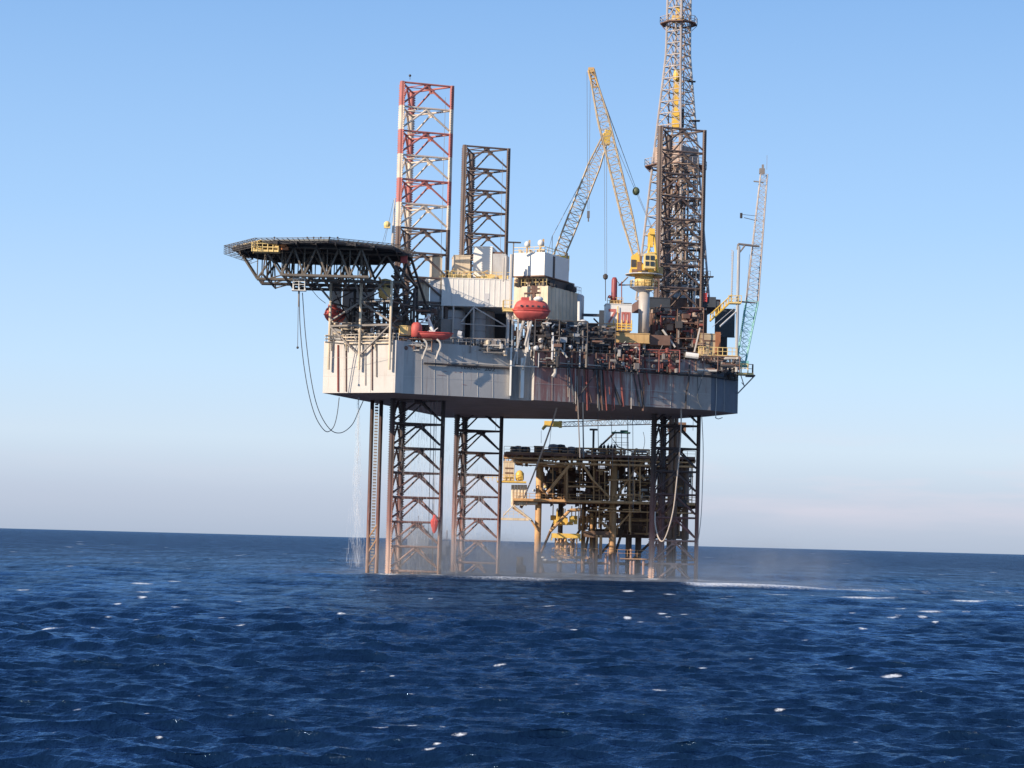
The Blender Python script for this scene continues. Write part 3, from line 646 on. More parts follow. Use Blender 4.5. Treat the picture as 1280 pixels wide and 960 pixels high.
# hanging man-lift cage and hoses
t = thing('hose_reel_frame', 'small white frame hanging under the helideck with hoses trailing down', 'hose frame', P(374, 362, 350))
mb = MB(); p0 = P(374, 356, 350)
mb.cbox(p0 + Vector((0, 0, .9)), 2.0, 1.4, .15); mb.cbox(p0 + Vector((0, 0, -.9)), 2.2, 1.5, .12)
for sx in (-.9, 0, .9):
    for sy in (-.6, .6): mb.tube(p0 + Vector((sx, sy, -.9)), p0 + Vector((sx, sy, 1.2)), .06, 5)
for z_ in (0, .45): mb.tube(p0 + Vector((-.95, -.6, z_)), p0 + Vector((.95, -.6, z_)), .05, 4)
mb.build('cage', WHITE, t)
mb = MB(); mb.cbox(p0 + Vector((.5, 0, .8)), 1.2, .8, .5); mb.build('hose_reel', STEEL, t); mb = MB(); mb.tube(p0 + Vector((0, 0, -.9)), p0 + Vector((0, 0, -3.4)), .16, 8, .1); mb.build('drop_pipe', STEEL, t)
def curve_pts(pp, Y0, Y1, n=10):
    pts = []; m_ = len(pp)
    for i in range(m_ - 1):
        p_1 = pp[max(0, i - 1)]; p0_ = pp[i]; p1_ = pp[i + 1]; p2_ = pp[min(m_ - 1, i + 2)]
        for k in range(n):
            t_ = k / n; r_ = []
            for c_ in (0, 1):
                r_.append(.5 * (2 * p0_[c_] + (p1_[c_] - p_1[c_]) * t_ + (2 * p_1[c_] - 5 * p0_[c_] + 4 * p1_[c_] - p2_[c_]) * t_ ** 2 + (3 * p0_[c_] - p_1[c_] - 3 * p1_[c_] + p2_[c_]) * t_ ** 3))
            pts.append(P(r_[0], r_[1], lerp(Y0, Y1, (i + t_) / (m_ - 1))))
    pts.append(P(*pp[-1], Y1)); return pts
def line_thing(name, label, cat, pp, Y0, Y1, r, m_, group=None, n=10, sides=5):
    mb = MB(); mb.path(curve_pts(pp, Y0, Y1, n), r, sides); o = mb.build(name, m_); return tag(o, label, cat, group)
line_thing('hose', 'outer dark hose looping from under the helideck to the hull bottom, lowest part furthest left', 'hose', [(374, 366), (375, 405), (379, 450), (386, 492), (395, 522), (407, 539), (416, 535), (421, 520), (424, 497)], 350, 360, .07, HOSE, 'hoses looping under the helideck')
line_thing('hose', 'inner dark hose under the helideck frame, rising further right to the hull bottom', 'hose', [(378, 366), (382, 420), (389, 475), (398, 512), (412, 536), (426, 541), (440, 531), (449, 512), (454, 501)], 350, 364, .07, HOSE, 'hoses looping under the helideck')
t = line_thing('hanging_rope', 'short straight rope with a small weight hanging below the helideck hose frame', 'rope', [(373, 366), (372.5, 400), (372, 434)], 350, 350, .05, ROPE)
mb = MB(); mb.ball(P(372, 434.5, 350), .2, 6); mb.build('weight', DARK, t).location = Vector((0, 0, 0)) if False else (0, 0, 0)
line_thing('stay_wire', 'thin wire slanting from the helideck truss to the hull side rail', 'wire', [(388, 360), (398, 372), (407, 379)], 352, 358, .045, ROPE)
t = tag(MB().build('x', DARK), 'x') if False else None

# ------------------------------------------------------------------ things under / beside helideck
def boxthing(name, label, cat, px0, px1, py0, py1, Y, depth, m_, yaw=0.25, corr=False, group=None, trim=None):
    p = P(px0, py1, Y); q = P(px1, py0, Y); z0, z1 = min(p.z, q.z), max(p.z, q.z)
    u = Vector((math.cos(yaw), math.sin(yaw), 0)); v = Vector((-u.y, u.x, 0)); L = (q.x - p.x) / max(.3, math.cos(yaw))
    t = thing(name, label, cat, (p.x, p.y, z0), group)
    mb = MB(); mb.obox(p, u, L, v, depth, z0, z1)
    mb.build('wall', m_, t)
    mb = MB()
    if corr:
        n = int(L / .8)
        for i in range(1, n): mb.obox(p + u * (L * i / n) - v * .05, u, .14, v, .05, z0 + .15, z1 - .15)
        n = int(depth / .55)
        for i in range(1, n):
            mb.obox(p + v * (depth * i / n) - u * .05, v, .14, -u, -.05, z0 + .15, z1 - .15); mb.obox(p + u * (L + .003) + v * (depth * i / n), v, .14, u, .05, z0 + .15, z1 - .15)
    for (zz) in (z0 + .003, z1 - .14): mb.obox(p - v * .08 - u * .08, u, L + .16, v, .08, zz, zz + .14)
    mb.obox(p - u * .08, u, .08, v, depth, z1 - .14, z1); mb.obox(p + u * L, u, .08, v, depth, z1 - .14, z1)
    mb.build('ribbing', trim or m_, t)
    return t, p, u, v, L, z0, z1
def windows(t, p, u, v, L, z0, z1, xs, zw, w_=.7, h_=.6, face='u'):
    for x_ in xs:
        mb = MB(); q = p + u * x_ - v * .06; mb.obox(q, u, w_, v, .055, zw, zw + h_); o = mb.build('window', GLASS, t)
def door(t, p, u, v, x_, z0, m_=GREY):
    mb = MB(); mb.obox(p + u * x_ - v * .07, u, .9, v, .06, z0 + .15, z0 + 2.1); o = mb.build('door', m_, t)
    mb = MB(); mb.obox(p + u * (x_ + .7) - v * .14, u, .1, v, .06, z0 + 1.0, z0 + 1.2); mb.build('handle', DARK, o)

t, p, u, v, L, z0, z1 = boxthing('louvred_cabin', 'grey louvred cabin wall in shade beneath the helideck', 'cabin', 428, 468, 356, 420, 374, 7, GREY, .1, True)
t, p, u, v, L, z0, z1 = boxthing('store_cabin', 'pale narrow cabin behind the left helideck posts', 'cabin', 412, 427, 352, 425, 371, 5, GREYL, .1, True); door(t, p, u, v, .8, z0)
# red enclosed boat stored at the left edge
def lifeboat(name, label, cen, L, W, H, yaw, canopy=True, m_=ORANGE):
    t = thing(name, label, 'lifeboat', cen); ca, sa = math.cos(yaw), math.sin(yaw)
    def tr(x, y, z): return Vector((cen[0] + x * ca - y * sa, cen[1] + x * sa + y * ca, cen[2] + z))
    def shell(levels, nseg=14, ring=16):
        mb = MB(); rings = []
        for (z, s_, kx) in levels:
            row = []
            for i in range(ring):
                a_ = 2 * math.pi * i / ring; cx = math.cos(a_); sy_ = math.sin(a_)
                cx = math.copysign(abs(cx) ** .75, cx); sy_ = math.copysign(abs(sy_) ** .8, sy_)
                row.append(tr(cx * L / 2 * kx, sy_ * W / 2 * s_, z))
            rings.append(row)
        vs = [q for r_ in rings for q in r_]; fs = []
        for k in range(len(rings) - 1):
            for i in range(ring):
                j = (i + 1) % ring; fs.append((k * ring + i, k * ring + j, (k + 1) * ring + j, (k + 1) * ring + i))
        fs.append(tuple(range(ring - 1, -1, -1))); fs.append(tuple((len(rings) - 1) * ring + i for i in range(ring)))
        mb.add(vs, fs); return mb
    shell([(0, .25, .55), (.12 * H, .62, .78), (.3 * H, .88, .92), (.45 * H, .98, .99)]).build('hull', m_, t, True)
    shell([(.45 * H, 1.04, 1.03), (.52 * H, 1.04, 1.03)]).build('fender', RED, t)
    if canopy:
        shell([(.522 * H, .97, .97), (.72 * H, .90, .90), (.88 * H, .74, .8), (.96 * H, .55, .66)]).build('canopy', m_, t, True)
        mb = MB(); mb.cbox(tr(-L * .18, 0, H * 1.0), L * .2, W * .42, H * .22, yaw); mb.build('cockpit', m_, t)
        for i in range(5):
            mb = MB(); mb.cbox(tr(-L * .3 + i * L * .15, -W * .455, H * .66), .35, .12, .28, yaw); mb.build('window', GLASS, t)
    return t, tr
lifeboat('lifeboat', 'small orange-red boat end showing behind the left helideck posts', P(418, 404, 364), 5.0, 2.6, 2.6, 1.2)
# yellow tank and boxes
t = thing('storage_tank', 'yellow tank among dark braces under the helideck right side', 'tank', P(481, 374, 362)); mb = MB(); c0 = P(481, 374, 362)
mb.lathe(c0, [(.2, 0), (1.0, .25), (1.05, 1.6), (.7, 2.3), (1.0, 2.35), (1.0, 3.1), (.2, 3.3)], 14); mb.build('shell', YELP, t, True)
mb = MB(); mb.tube(c0 + Vector((-1.1, -.5, -2.5)), c0 + Vector((-.6, -.5, .4)), .1, 5); mb.tube(c0 + Vector((1.1, -.5, -2.5)), c0 + Vector((.6, -.5, .4)), .1, 5); mb.build('stand', STEEL, t)

# ------------------------------------------------------------------ rescue boat
t, tr = lifeboat('rescue_boat', 'open red rescue boat on white cradle at the hull edge left of the white cabin', P(541, 426, 356.5) + Vector((0, 0, .2)), 6.4, 2.2, 2.2, .18, canopy=False, m_=ORANGE)
mb = MB(); cc = P(519, 418, 356.0); mb.lathe(cc + Vector((0.2, 0, -.4)), [(.95, 0), (1.0, 1.2), (.9, 1.9), (.6, 2.25), (.1, 2.35)], 12, sx=.9, sy=.9); mb.build('bow_cabin', ORANGE, t, True)
mb = MB(); q = P(540, 416, 356.5); mb.cbox(q, 1.0, .8, .7); mb.tube(q, q + Vector((.9, 0, .8)), .08, 5); mb.build('console', GREYL, t)
t = thing('boat_davit', 'white crane arm and hook standing over the open red rescue boat', 'davit', P(538, 420, 358))
mb = MB(); mb.tube(P(541, 415, 357.5), P(535, 396, 357.5), .36, 8, .2); mb.tube(P(535, 395.5, 357.5), P(527, 402.5, 356.6), .15, 6); mb.ball(P(536, 395, 357.5), .35, 6); mb.build('arm', WHITE, t)
mb = MB()
for x0 in (529, 546):
    mb.path(curve_pts([(x0, 424), (x0 + 4, 428), (x0 + 4.5, 434), (x0 + 1.5, 441), (x0 - 1, 449)], 355.6, 355.6, 5), .16, 6)
mb.build('cradle', PIPE, t)
mb = MB(); mb.tube(P(572, 417, 358), P(577, 418, 358), .5, 10); mb.tube(P(572, 421, 358), P(577, 421.5, 358), .35, 10); o = mb.build('liferaft_canister', GREYL); tag(o, 'small grey canister just right of the red rescue boat', 'canister')
t, p, u, v, L, z0, z1 = boxthing('control_box', 'yellow platform box left of the red rescue boat bow', 'box', 500, 514, 407, 418, 355.8, 1.8, YELP, .15)
mb = MB(); mb.rail([p + Vector((0, 0, L * 0)) , p + u * L], 1.4, .06, .6); mb.build('railing', YELP, t)

# ------------------------------------------------------------------ main deckhouse
t, p, u, v, L, z0, z1 = boxthing('accommodation_block', 'long white ribbed accommodation block on stilts behind the rescue boat', 'deckhouse', 551.6, 637.5, 349, 382, 371, 11, WHITE, 0.0, True)
acc = t; ap, au, av, aL, az0, az1 = p, u, v, L, z0, z1
mb = MB(); mb.rail([p + Vector((0, 0, 0)) + Vector((0, 0, z1 - p.z)), p + u * L + Vector((0, 0, z1 - p.z))], 1.1, .05, 1.1)
mb.rail([p + v * .02 + Vector((0, 0, z1 - p.z)), p + v * 11 + Vector((0, 0, z1 - p.z))], 1.1, .05, 1.4); mb.build('roof_railing', YELP, t)
mb = MB()
for x_ in (.2, L * .18, L * .48, L - .3):
    q = p + u * x_; mb.tube((q.x, q.y + .1, HT - .5), (q.x, q.y + .1, z0), .16, 6)
q0, q1, qm = p + u * (L * .48), p + u * (L - .3), p + u * (L * .3)
mb.tube((q0.x, q0.y, z0 - .1), (q1.x, q1.y, z0 - 3.2), .12, 5); mb.tube((q0.x, q0.y, z0 - .1), (qm.x, qm.y, z0 - 2.6), .12, 5); mb.tube((qm.x, qm.y, z0 - 2.9), (q1.x, q1.y, z0 - 3.2), .1, 5)
mb.build('stilt', PIPE, t)
mb = MB(); q = p + u * (L * .15)
for x_ in (-.5, .2): pass
mb = MB(); pa = P(537, 380.5, 371.6); pb = P(551.4, 348.8, 371.6); mb.obox(pa, (1, 0, 0), pb.x - pa.x, (0, 1, 0), 9, pa.z, pb.z)
mb.build('end_bay', GREYL, t)
mb = MB(); mb.obox(p + u * (L * .62) - v * .07, u, .9, v, .06, z0 + .2, z0 + 2.2); o = mb.build('door', GREYL, t); mb = MB(); mb.obox(p + u * (L * .62 + .7) - v * .12, u, .1, v, .05, z0 + 1.1, z0 + 1.25); mb.build('handle', DARK, o)
# roof clutter (parts of the block)
mb = MB()
for i in range(26):
    x_ = rnd.random() * L; y_ = .5 + rnd.random() * 6; h_ = .3 + rnd.random() * .9; mb.cbox(p + u * x_ + v * y_ + Vector((0, 0, z1 - p.z + h_ / 2)), .4 + rnd.random() * 1.4, .5 + rnd.random(), h_, .16)
mb.build('roof_equipment', YELP, t)
mb = MB()
for i in range(18):
    x_ = rnd.random() * L; y_ = .3 + rnd.random() * 5; q = p + u * x_ + v * y_ + Vector((0, 0, z1 - p.z + .2 + rnd.random())); q2 = q + u * (rnd.random() * 3 - 1.5) + Vector((0, 0, rnd.random() * .8)); mb.tube(q, q2, .09, 5)
mb.build('roof_pipe', TAN, t)
# tanks below the block
for (px, w_, m_, lab) in ((561, 2.6, GREY, 'big blue-grey upright tank beneath the white block, left one'), (598, 1.5, GREY, 'grey upright tank beneath the white block, middle one'), (609, 1.1, STEEL, 'slim brownish upright tank beneath the white block, right one')):
    t = thing('upright_tank', lab, 'tank', PX(px, 374.5, HT), 'upright tanks below the white block'); q = PX(px, 374.5, HT)
    mb = MB(); mb.lathe(q, [(w_ * .95, 0), (w_, .1), (w_, 6.6), (w_ * .9, 6.9), (.2, 7.1)], 20); mb.build('shell', m_, t, True)
    mb = MB()
    for z_ in (1.5, 3.5, 5.5): mb.lathe(q + Vector((0, 0, z_)), [(w_ + .04, 0), (w_ + .04, .1)], 20)
    mb.build('hoop', STEEL, t)
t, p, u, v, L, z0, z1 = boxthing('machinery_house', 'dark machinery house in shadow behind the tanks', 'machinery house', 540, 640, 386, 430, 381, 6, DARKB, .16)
# white drum and pipe clutter at deck edge below block
o = MB(); o.tube(P(610.5, 427, 360.2), P(624, 427.5, 361), .52, 12); o = o.build('drum', WHITE); tag(o, 'white drum lying on its side at the hull edge below the white block', 'drum')

# upper cabins behind
t, p, u, v, L, z0, z1 = boxthing('roof_cabin', 'small white cube cabin with grey side on the roof behind the brown leg foot', 'cabin', 591, 615.5, 308.5, 347, 377, 6, WHITE, -.12, False)
mb = MB(); mb.obox(p + u * (L + .1), u, 2.2, v, 5, z0, z1 - 1.2); mb.build('side_annex', GREY, t)
mb = MB(); mb.cbox(p + u * (L + .9) + Vector((0, 1, z1 - 1.1 - p.z)), 1.6, 1.2, .5); mb.build('vent', BROWN, t)
t, p, u, v, L, z0, z1 = boxthing('roof_cabin', 'cream cabin seen through the foot of the banded leg', 'cabin', 539, 553, 320, 347, 381, 5, CREAM, .1)
t, p, u, v, L, z0, z1 = boxthing('roof_cabin', 'pale cream cabin between the banded leg and the brown leg', 'cabin', 567, 588, 319, 346, 383, 5, CREAM, .1)
t, p, u, v, L, z0, z1 = boxthing('roof_cabin', 'cream cabin left of the white block beside the dark helideck struts', 'cabin', 521, 537, 352, 378, 371, 5, CREAM, .1)
mb = MB(); mb.rail([p + Vector((0, -.3, -.8)), p + u * L + Vector((0, -.3, -.8))], 1.1, .06, .5); mb.build('railing', CREAM, t)
mb = MB()
for i in range(4): mb.ball(p + u * (.4 + i * .55) + Vector((0, .6, z1 - p.z + .2)), .35, 6)
mb.build('gas_bottle', WHITE, t)
# long boxes of junk near roofline behind
def cabin_corner(name, label, pc, Y, wl, wr, py0, py1, ml, mr, yawl=-.46, cat='cabin'):
    p = P(pc, py1, Y); z0 = p.z; z1 = P(pc, py0, Y).z; u = Vector((-math.cos(yawl), -math.sin(yawl), 0)); v = Vector((-u.y, u.x, 0)) * -1
    v = Vector((math.sin(-yawl), math.cos(yawl), 0))
    t = thing(name, label, cat, (p.x, p.y, z0)); mb = MB(); n = [p, p + u * wl, p + u * wl + v * wr, p + v * wr]
    vs = [Vector((q.x, q.y, z0)) for q in n] + [Vector((q.x, q.y, z1)) for q in n]
    mb.add(vs, [(0, 1, 2, 3), (4, 7, 6, 5), (0, 4, 5, 1), (1, 5, 6, 2), (2, 6, 7, 3), (3, 7, 4, 0)])
    mb.build('wall', ml, t); return t, p, u, v, z0, z1
t, p, u, v, z0, z1 = cabin_corner('bridge_cabin', 'upper white cabin with satellite domes on its roof, right of the brown leg', 680.3, 368, 5.75, 9.5, 315, 344, WHITE, GREY)
mb = MB(); w0 = -u.cross(Vector((0, 0, 1)))
mb.obox(p + v * 3.2 + (v.cross(Vector((0, 0, 1)))).normalized() * .03, v, .7, (v.cross(Vector((0, 0, 1)))), .04, z0, z1 - .3); mb.build('dark_stripe', DARK, t)
mb = MB(); zt = Vector((0, 0, z1 - p.z)); mb.rail([p + zt, p + u * 5.7 + zt], .9, .05, .9); mb.rail([p + zt, p + v * 4 + zt], .9, .05, .9); mb.build('railing', YELP, t)
mb = MB(); mb.tube(p + u * 5.75 + Vector((0, 0, -.1)), p + Vector((0, 0, -.1)), .14, 5); mb.tube(p + Vector((0, 0, -.1)), p + v * 9.5 + Vector((0, 0, -.1)), .14, 5); mb.build('base_beam', BROWN, t)
mb = MB(); q = p + v * 8.6 + zt; mb.tube(q, q + Vector((0, 0, .9)), .15, 6); mb.build('vent', DARK, t)
mb = MB()
for i in range(12):
    q = p + u * (rnd.random() * 5.5) + v * (.4 + rnd.random() * 2) + zt; h_ = .2 + rnd.random() * .6; mb.cbox(q + Vector((0, 0, h_ / 2)), .5, .5, h_)
mb.build('roof_equipment', CREAM, t)
for (px, py, r_, lab) in ((659, 305.5, .46, 'left white satellite dome on the bridge cabin roof'), (676, 304, .52, 'right white satellite dish with tan back on the bridge cabin roof')):
    q = P(px, py, 369.5); s_ = thing('satellite_dome', lab, 'satellite dome', q - Vector((0, 0, 1.1)), 'satellite domes on the cabin roof')
    mb = MB(); mb.ball(q, r_, 10, 1.15); mb.build('radome', WHITE, s_, True)
    mb = MB(); mb.tube(q - Vector((0, 0, 1.5)), q, .14, 6); mb.cbox(q + Vector((r_ * .8, .2, .1)), .3, .8, 1.2); mb.build('mount', TAN, s_)
s_ = thing('radar_mast', 'thin dark T-shaped radar mast left of the bridge cabin', 'mast', P(642, 345, 367)); mb = MB(); mb.tube(P(641, 347, 367), P(642, 303.5, 367), .11, 6); mb.build('pole', STEEL, s_)
mb = MB(); q = P(642.5, 303, 367); mb.cbox(q, 2.3, .3, .22, .1); mb.build('radar_bar', DARK, s_)
s_ = line_thing('whip_antenna', 'short whip antenna behind the white satellite dish', 'antenna', [(690, 312), (690.5, 295)], 372, 372, .05, DARK, n=2)
# white pipes between block and cabin
for px, yt, yb, r_ in ((637.5, 318, 400, .28), (632, 320, 350, .2), (629, 322, 352, .16)):
    mb = MB(); mb.tube(P(px, yb, 367), P(px + (yb - yt) * .026, yt, 367), r_, 8); o = mb.build('exhaust_pipe', PIPE); tag(o, {637.5: 'tallest cream vertical pipe at the right end of the white block', 632: 'shorter pale vertical pipe left of the tallest cream pipe', 629: 'thinnest vertical pipe behind the white block roof'}[px], 'pipe')
# lower living quarters
t, p, u, v, z0, z1 = cabin_corner('lower_quarters', 'big pale quarters block with shaded blue-grey right side below the bridge cabin', 684, 368.5, 6.2, 13.2, 357, 398, CREAM, GREYL)
mb = MB(); q = p + v * 13.2; mb.lathe((q.x - .5, q.y - .6, z0), [(.95, 0), (.95, z1 - z0 - .4), (.7, z1 - z0 - .15)], 14); mb.build('rounded_end', GREYL, t, True)
mb = MB(); vn = v.cross(Vector((0, 0, 1))).normalized()
for i in range(1, 9): mb.tube(p + v * (1.45 * i) + vn * .02 + Vector((0, 0, .1)), p + v * (1.45 * i) + vn * .02 + Vector((0, 0, z1 - z0 - .1)), .03, 4)
mb.build('panel_joint', GREY, t)
mb = MB(); zt = Vector((0, 0, z1 - p.z))
for i in range(36):
    x_ = rnd.random(); q = p + (u * (rnd.random() * 6) + v * (rnd.random() * 2) if i % 3 == 0 else v * (rnd.random() * 11) + u * rnd.random() * 3) + zt
    if rnd.random() < .5: mb.tube(q + Vector((0, 0, .3 + rnd.random() * 1.0)), q + v * (rnd.random() * 3 - 1.5) + u * rnd.random() + Vector((0, 0, .3 + rnd.random() * 1.0)), .1 + rnd.random() * .12, 6)
    else: h_ = .4 + rnd.random() * 1.1; mb.cbox(q + Vector((0, 0, h_ / 2)), .4 + rnd.random() * .9, .5 + rnd.random(), h_, rnd.random())
mb.build('roof_machinery', DARK, t)
mb = MB(); q = p + v * 8.6 + zt + vn * .1; mb.lathe(q + Vector((0, 0, .7)), [(.1, -.3), (.62, -.28), (.62, .28), (.1, .3)], 14, axis='x', yaw=1.2); mb.build('fan', DARK, t)
mb = MB(); mb.rail([p + v * 10.5 + zt, p + v * 13 + zt], 1.1, .05, .7); mb.build('railing', PIPE, t)
# cream gallery between the two cabins
t, p, u, v, z0, z1 = cabin_corner('gallery_deck', 'yellowish gallery level with dark openings sandwiched under the bridge cabin', 683, 369.3, 5.9, 11, 345, 357, CREAM, CREAM)
for i in range(5):
    mb = MB(); q = p + u * (.5 + i * 1.1) - Vector((u.y, -u.x, 0)) * 0; nrm = Vector((u.y, -u.x, 0)); nrm = nrm if nrm.y < 0 else -nrm
    mb.obox(q + nrm * .04, u, .75, nrm, .03, z0 + .3, z1 - .35); mb.build('opening', DARK if i % 2 else BROWN, t)
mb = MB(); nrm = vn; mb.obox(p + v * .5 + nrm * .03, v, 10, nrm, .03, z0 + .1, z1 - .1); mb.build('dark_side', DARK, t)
mb = MB(); mb.rail([p + u * 5.9 + Vector((0, -.8, 0)), p + Vector((0, -.8, 0))], 1.1, .05, .6); mb.build('railing', YELP, t)

# big lifeboat and its cradle
t, tr = lifeboat('lifeboat', 'large enclosed orange-red lifeboat hanging in front of the white quarters', P(664, 400.5, 364.5), 6.1, 3.1, 3.3, .12)
mb = MB()
for (x0, y0, x1, y1) in ((655, 399, 641, 457), (664.5, 398, 654, 462), (660, 398, 660, 440), (648, 398, 646, 455), (664, 399, 656, 432)):
    mb.tube(P(x0, y0, 364.5), P(x1, y1, 363.4), .23 if x0 in (655, 664.5) else .16, 6)
o = mb.build('lifeboat_cradle', PIPE); tag(o, 'pale slanted struts beneath the large enclosed lifeboat', 'cradle')
t = thing('lifeboat_davit', 'dark davit winch with white blocks above the large lifeboat', 'davit', P(666, 374, 366))
mb = MB(); mb.tube(P(655, 367, 366), P(676, 366, 366), .16, 6); mb.tube(P(666, 357, 366), P(668, 372, 366), .3, 6); mb.tube(P(661, 362, 366), P(675, 361, 366), .12, 6); mb.cbox(P(668, 362, 366), 1.0, .6, 1.2); mb.build('winch', BROWN, t)
mb = MB(); mb.tube(P(656, 366, 365.5), P(655, 379, 364.6), .05, 4); mb.tube(P(675, 366, 365.5), P(674, 379, 364.6), .05, 4); mb.build('falls', ROPE, t)
mb = MB(); mb.ball(P(673, 374, 364), .8, 8, .6); mb.build('cover', WHITE, t, True)
t, p, u, v, L, z0, z1 = boxthing('boarding_platform', 'small yellow boarding platform left of the large lifeboat', 'platform', 629.5, 641, 385, 389, 364, 1.8, YELP, .1)
mb = MB(); mb.rail([p + Vector((0, 0, .5)), p + u * L + Vector((0, 0, .5))], 1.3, .06, .4); mb.rail([p + Vector((0, 0, .5)), p + v * 1.8 + Vector((0, 0, .5))], 1.3, .06, .5); mb.build('railing', YELP, t)
mb = MB(); mb.tube(P(636, 389, 365), P(634, 455, 363), .2, 6); mb.tube(P(641, 389, 365), P(640, 440, 364), .14, 6); mb.build('stilt', PIPE, t)

# ------------------------------------------------------------------ machinery clutter at the deck edge
def clutter(label, px0, px1, py0, py1, Y, depth, n, mats, seed, name='machinery_skid', cat='machinery', rmax=.2, bmax=1.0, group=None):
    r = random.Random(seed); q0 = P(px0, py1, Y); q1 = P(px1, py0, Y); t = thing(name, label, cat, (lerp(q0.x, q1.x, .5), Y, q0.z), group)
    W_ = q1.x - q0.x; H_ = q1.z - q0.z
    def rp(): return Vector((q0.x + r.random() * W_, Y + r.random() * depth, q0.z + r.random() * H_))
    per = {}
    mbf = MB()
    # structural frame
    nx = max(1, int(W_ / 2.6)); nzz = max(1, int(H_ / 2.4))
    for i in range(nx + 1):
        x_ = q0.x + W_ * i / nx
        for y_ in (Y + .1, Y + depth): mbf.tube((x_, y_, q0.z), (x_, y_, q1.z), .1, 5)
    for k in range(1, nzz + 1):
        for y_ in (Y + .1, Y + depth): mbf.tube((q0.x, y_, q0.z + H_ * k / nzz), (q1.x, y_, q0.z + H_ * k / nzz), .09, 5)
    for i in range(nx + 1):
        x_ = q0.x + W_ * i / nx; mbf.tube((x_, Y + .1, q0.z + .08), (x_, Y + depth, q0.z + .08), .08, 5); mbf.tube((x_, Y + .1, q1.z - .08), (x_, Y + depth, q1.z - .08), .08, 5)
    mbf.build('frame', mats[0], t)
    for mi, m_ in enumerate(mats):
        for i in range(n):
            p = rp(); k = r.random(); mb = MB(); nm = 'pipe'
            if k < .30: ln = .5 + r.random() * W_ * .5; mb.tube(p, (min(q1.x, p.x + ln), p.y, p.z), .05 + r.random() * rmax, 6)
            elif k < .55: mb.tube(p, (p.x, p.y, max(q0.z, p.z - .4 - r.random() * H_ * .7)), .05 + r.random() * rmax, 6)
            elif k < .65: mb.tube(p, p + Vector((r.random() * 2 - 1, r.random() - .5, r.random() * 2 - 1)), .06 + r.random() * .08, 5); nm = 'stay'
            elif k < .85:
                s_ = .25 + r.random() * bmax; mb.cbox(p, s_, .3 + r.random() * .8, .25 + r.random() * bmax * .9, r.random() * .4); nm = 'casing'
            elif k < .94: mb.ball(p, .15 + r.random() * .35, 6); nm = 'valve'
            else: mb.lathe(p, [(.1, -.3), (.3, -.28), (.35, .3), (.1, .45)], 8); nm = 'pump'
            mb.build(nm, m_, t)
    return t
clutter('pale handrail frames and valves along the left hull rim under the helideck', 413, 492, 405, 426, 358.5, 4, 16, [STEEL, CREAM, DARK, GREYL], 1)
clutter('dark pump gear in the shade between the helideck posts', 436, 505, 375, 410, 366, 6, 16, [DARK, STEEL, BROWN], 2)
clutter('shadowed racks left of the tanks behind the red rescue boat', 512, 548, 382, 425, 364, 4, 20, [DARK, STEEL, BROWN], 3)
clutter('brownish pipe fittings on the hull rim beneath the rescue boat cradle', 500, 540, 424, 438, 355.6, 2, 14, [BROWN, PIPE, DARK], 4, rmax=.12, bmax=.6)
clutter('low pale pipes on the hull rim beneath the white block', 566, 632, 424, 440, 359.5, 2.5, 14, [STEEL, PIPE, DARK, CREAM], 5, rmax=.12, bmax=.6)
clutter('pipes and blocks behind the slanted lifeboat struts', 641, 668, 402, 457, 365.8, 3, 20, [STEEL, DARK, GREYL, BROWN], 6)
clutter('tangle of dark machinery right of the lifeboat struts', 668, 700, 400, 458, 363.4, 5, 30, [DARK, STEEL, BROWN, GREYL, DARK], 7)
clutter('dark pump rack with a white tank in front of the quarters wall', 698, 735, 402, 458, 365.4, 6, 26, [DARK, DARKB, STEEL, BROWN, GREY], 8)
clutter('black pipe rack left of the yellow crane base', 733, 770, 405, 460, 367.8, 6, 26, [DARK, DARKB, STEEL, BROWN], 9)
clutter('reddish pump gear below the tan crane base beam', 768, 800, 430, 464, 370.0, 4, 28, [REDR, STEEL, BROWN, PIPE, DARK], 10)
clutter('rust-red deck machinery right of the crane base', 798, 850, 438, 464, 371.9, 5, 22, [REDR, DARK, BROWN, STEEL], 11)
clutter('dense brown drilling pipework at the foot of the derrick, left part', 818, 848, 385, 442, 382, 6, 34, [BROWN, STEEL, DARK, DTAN, REDR], 12)
clutter('dense brown drilling pipework at the foot of the derrick, right part', 846, 880, 385, 442, 381, 6, 34, [BROWN, DTAN, DARK, STEEL, REDR], 13)
clutter('dark pipework and valves under the tan platform at the right hull end', 870, 925, 446, 464, 377.4, 4, 24, [BROWN, DARK, STEEL, PIPE], 14)
clutter('dark hanging gear on the shaded right end of the hull', 893, 921, 456, 472, 382.5, 2, 16, [DARK, DARKB, BROWN], 15)
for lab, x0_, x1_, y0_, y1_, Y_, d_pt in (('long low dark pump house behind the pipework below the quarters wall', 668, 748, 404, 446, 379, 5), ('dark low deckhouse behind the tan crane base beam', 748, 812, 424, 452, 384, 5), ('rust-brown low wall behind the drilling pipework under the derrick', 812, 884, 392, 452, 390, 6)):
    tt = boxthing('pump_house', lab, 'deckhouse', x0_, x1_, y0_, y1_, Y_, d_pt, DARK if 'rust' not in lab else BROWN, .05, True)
# hanging vertical pipe with elbow on hull side
t = thing('overboard_pipe', 'thick pale grey vertical discharge pipe with bent end on the hull side', 'pipe', P(694, 470, 364.4)); mb = MB()
mb.tube(P(695, 430, 364.4), P(694, 466, 364.4), .27, 8); mb.tube(P(694, 466, 364.4), P(691, 471, 364.3), .27, 8, .33); mb.ball(P(695, 434, 364.4), .42, 7); mb.build('pipe_body', PIPE, t)
mb = MB(); mb.tube(P(697, 432, 364.4), P(709, 447, 364.3), .17, 6); mb.build('stay', PIPE, t)
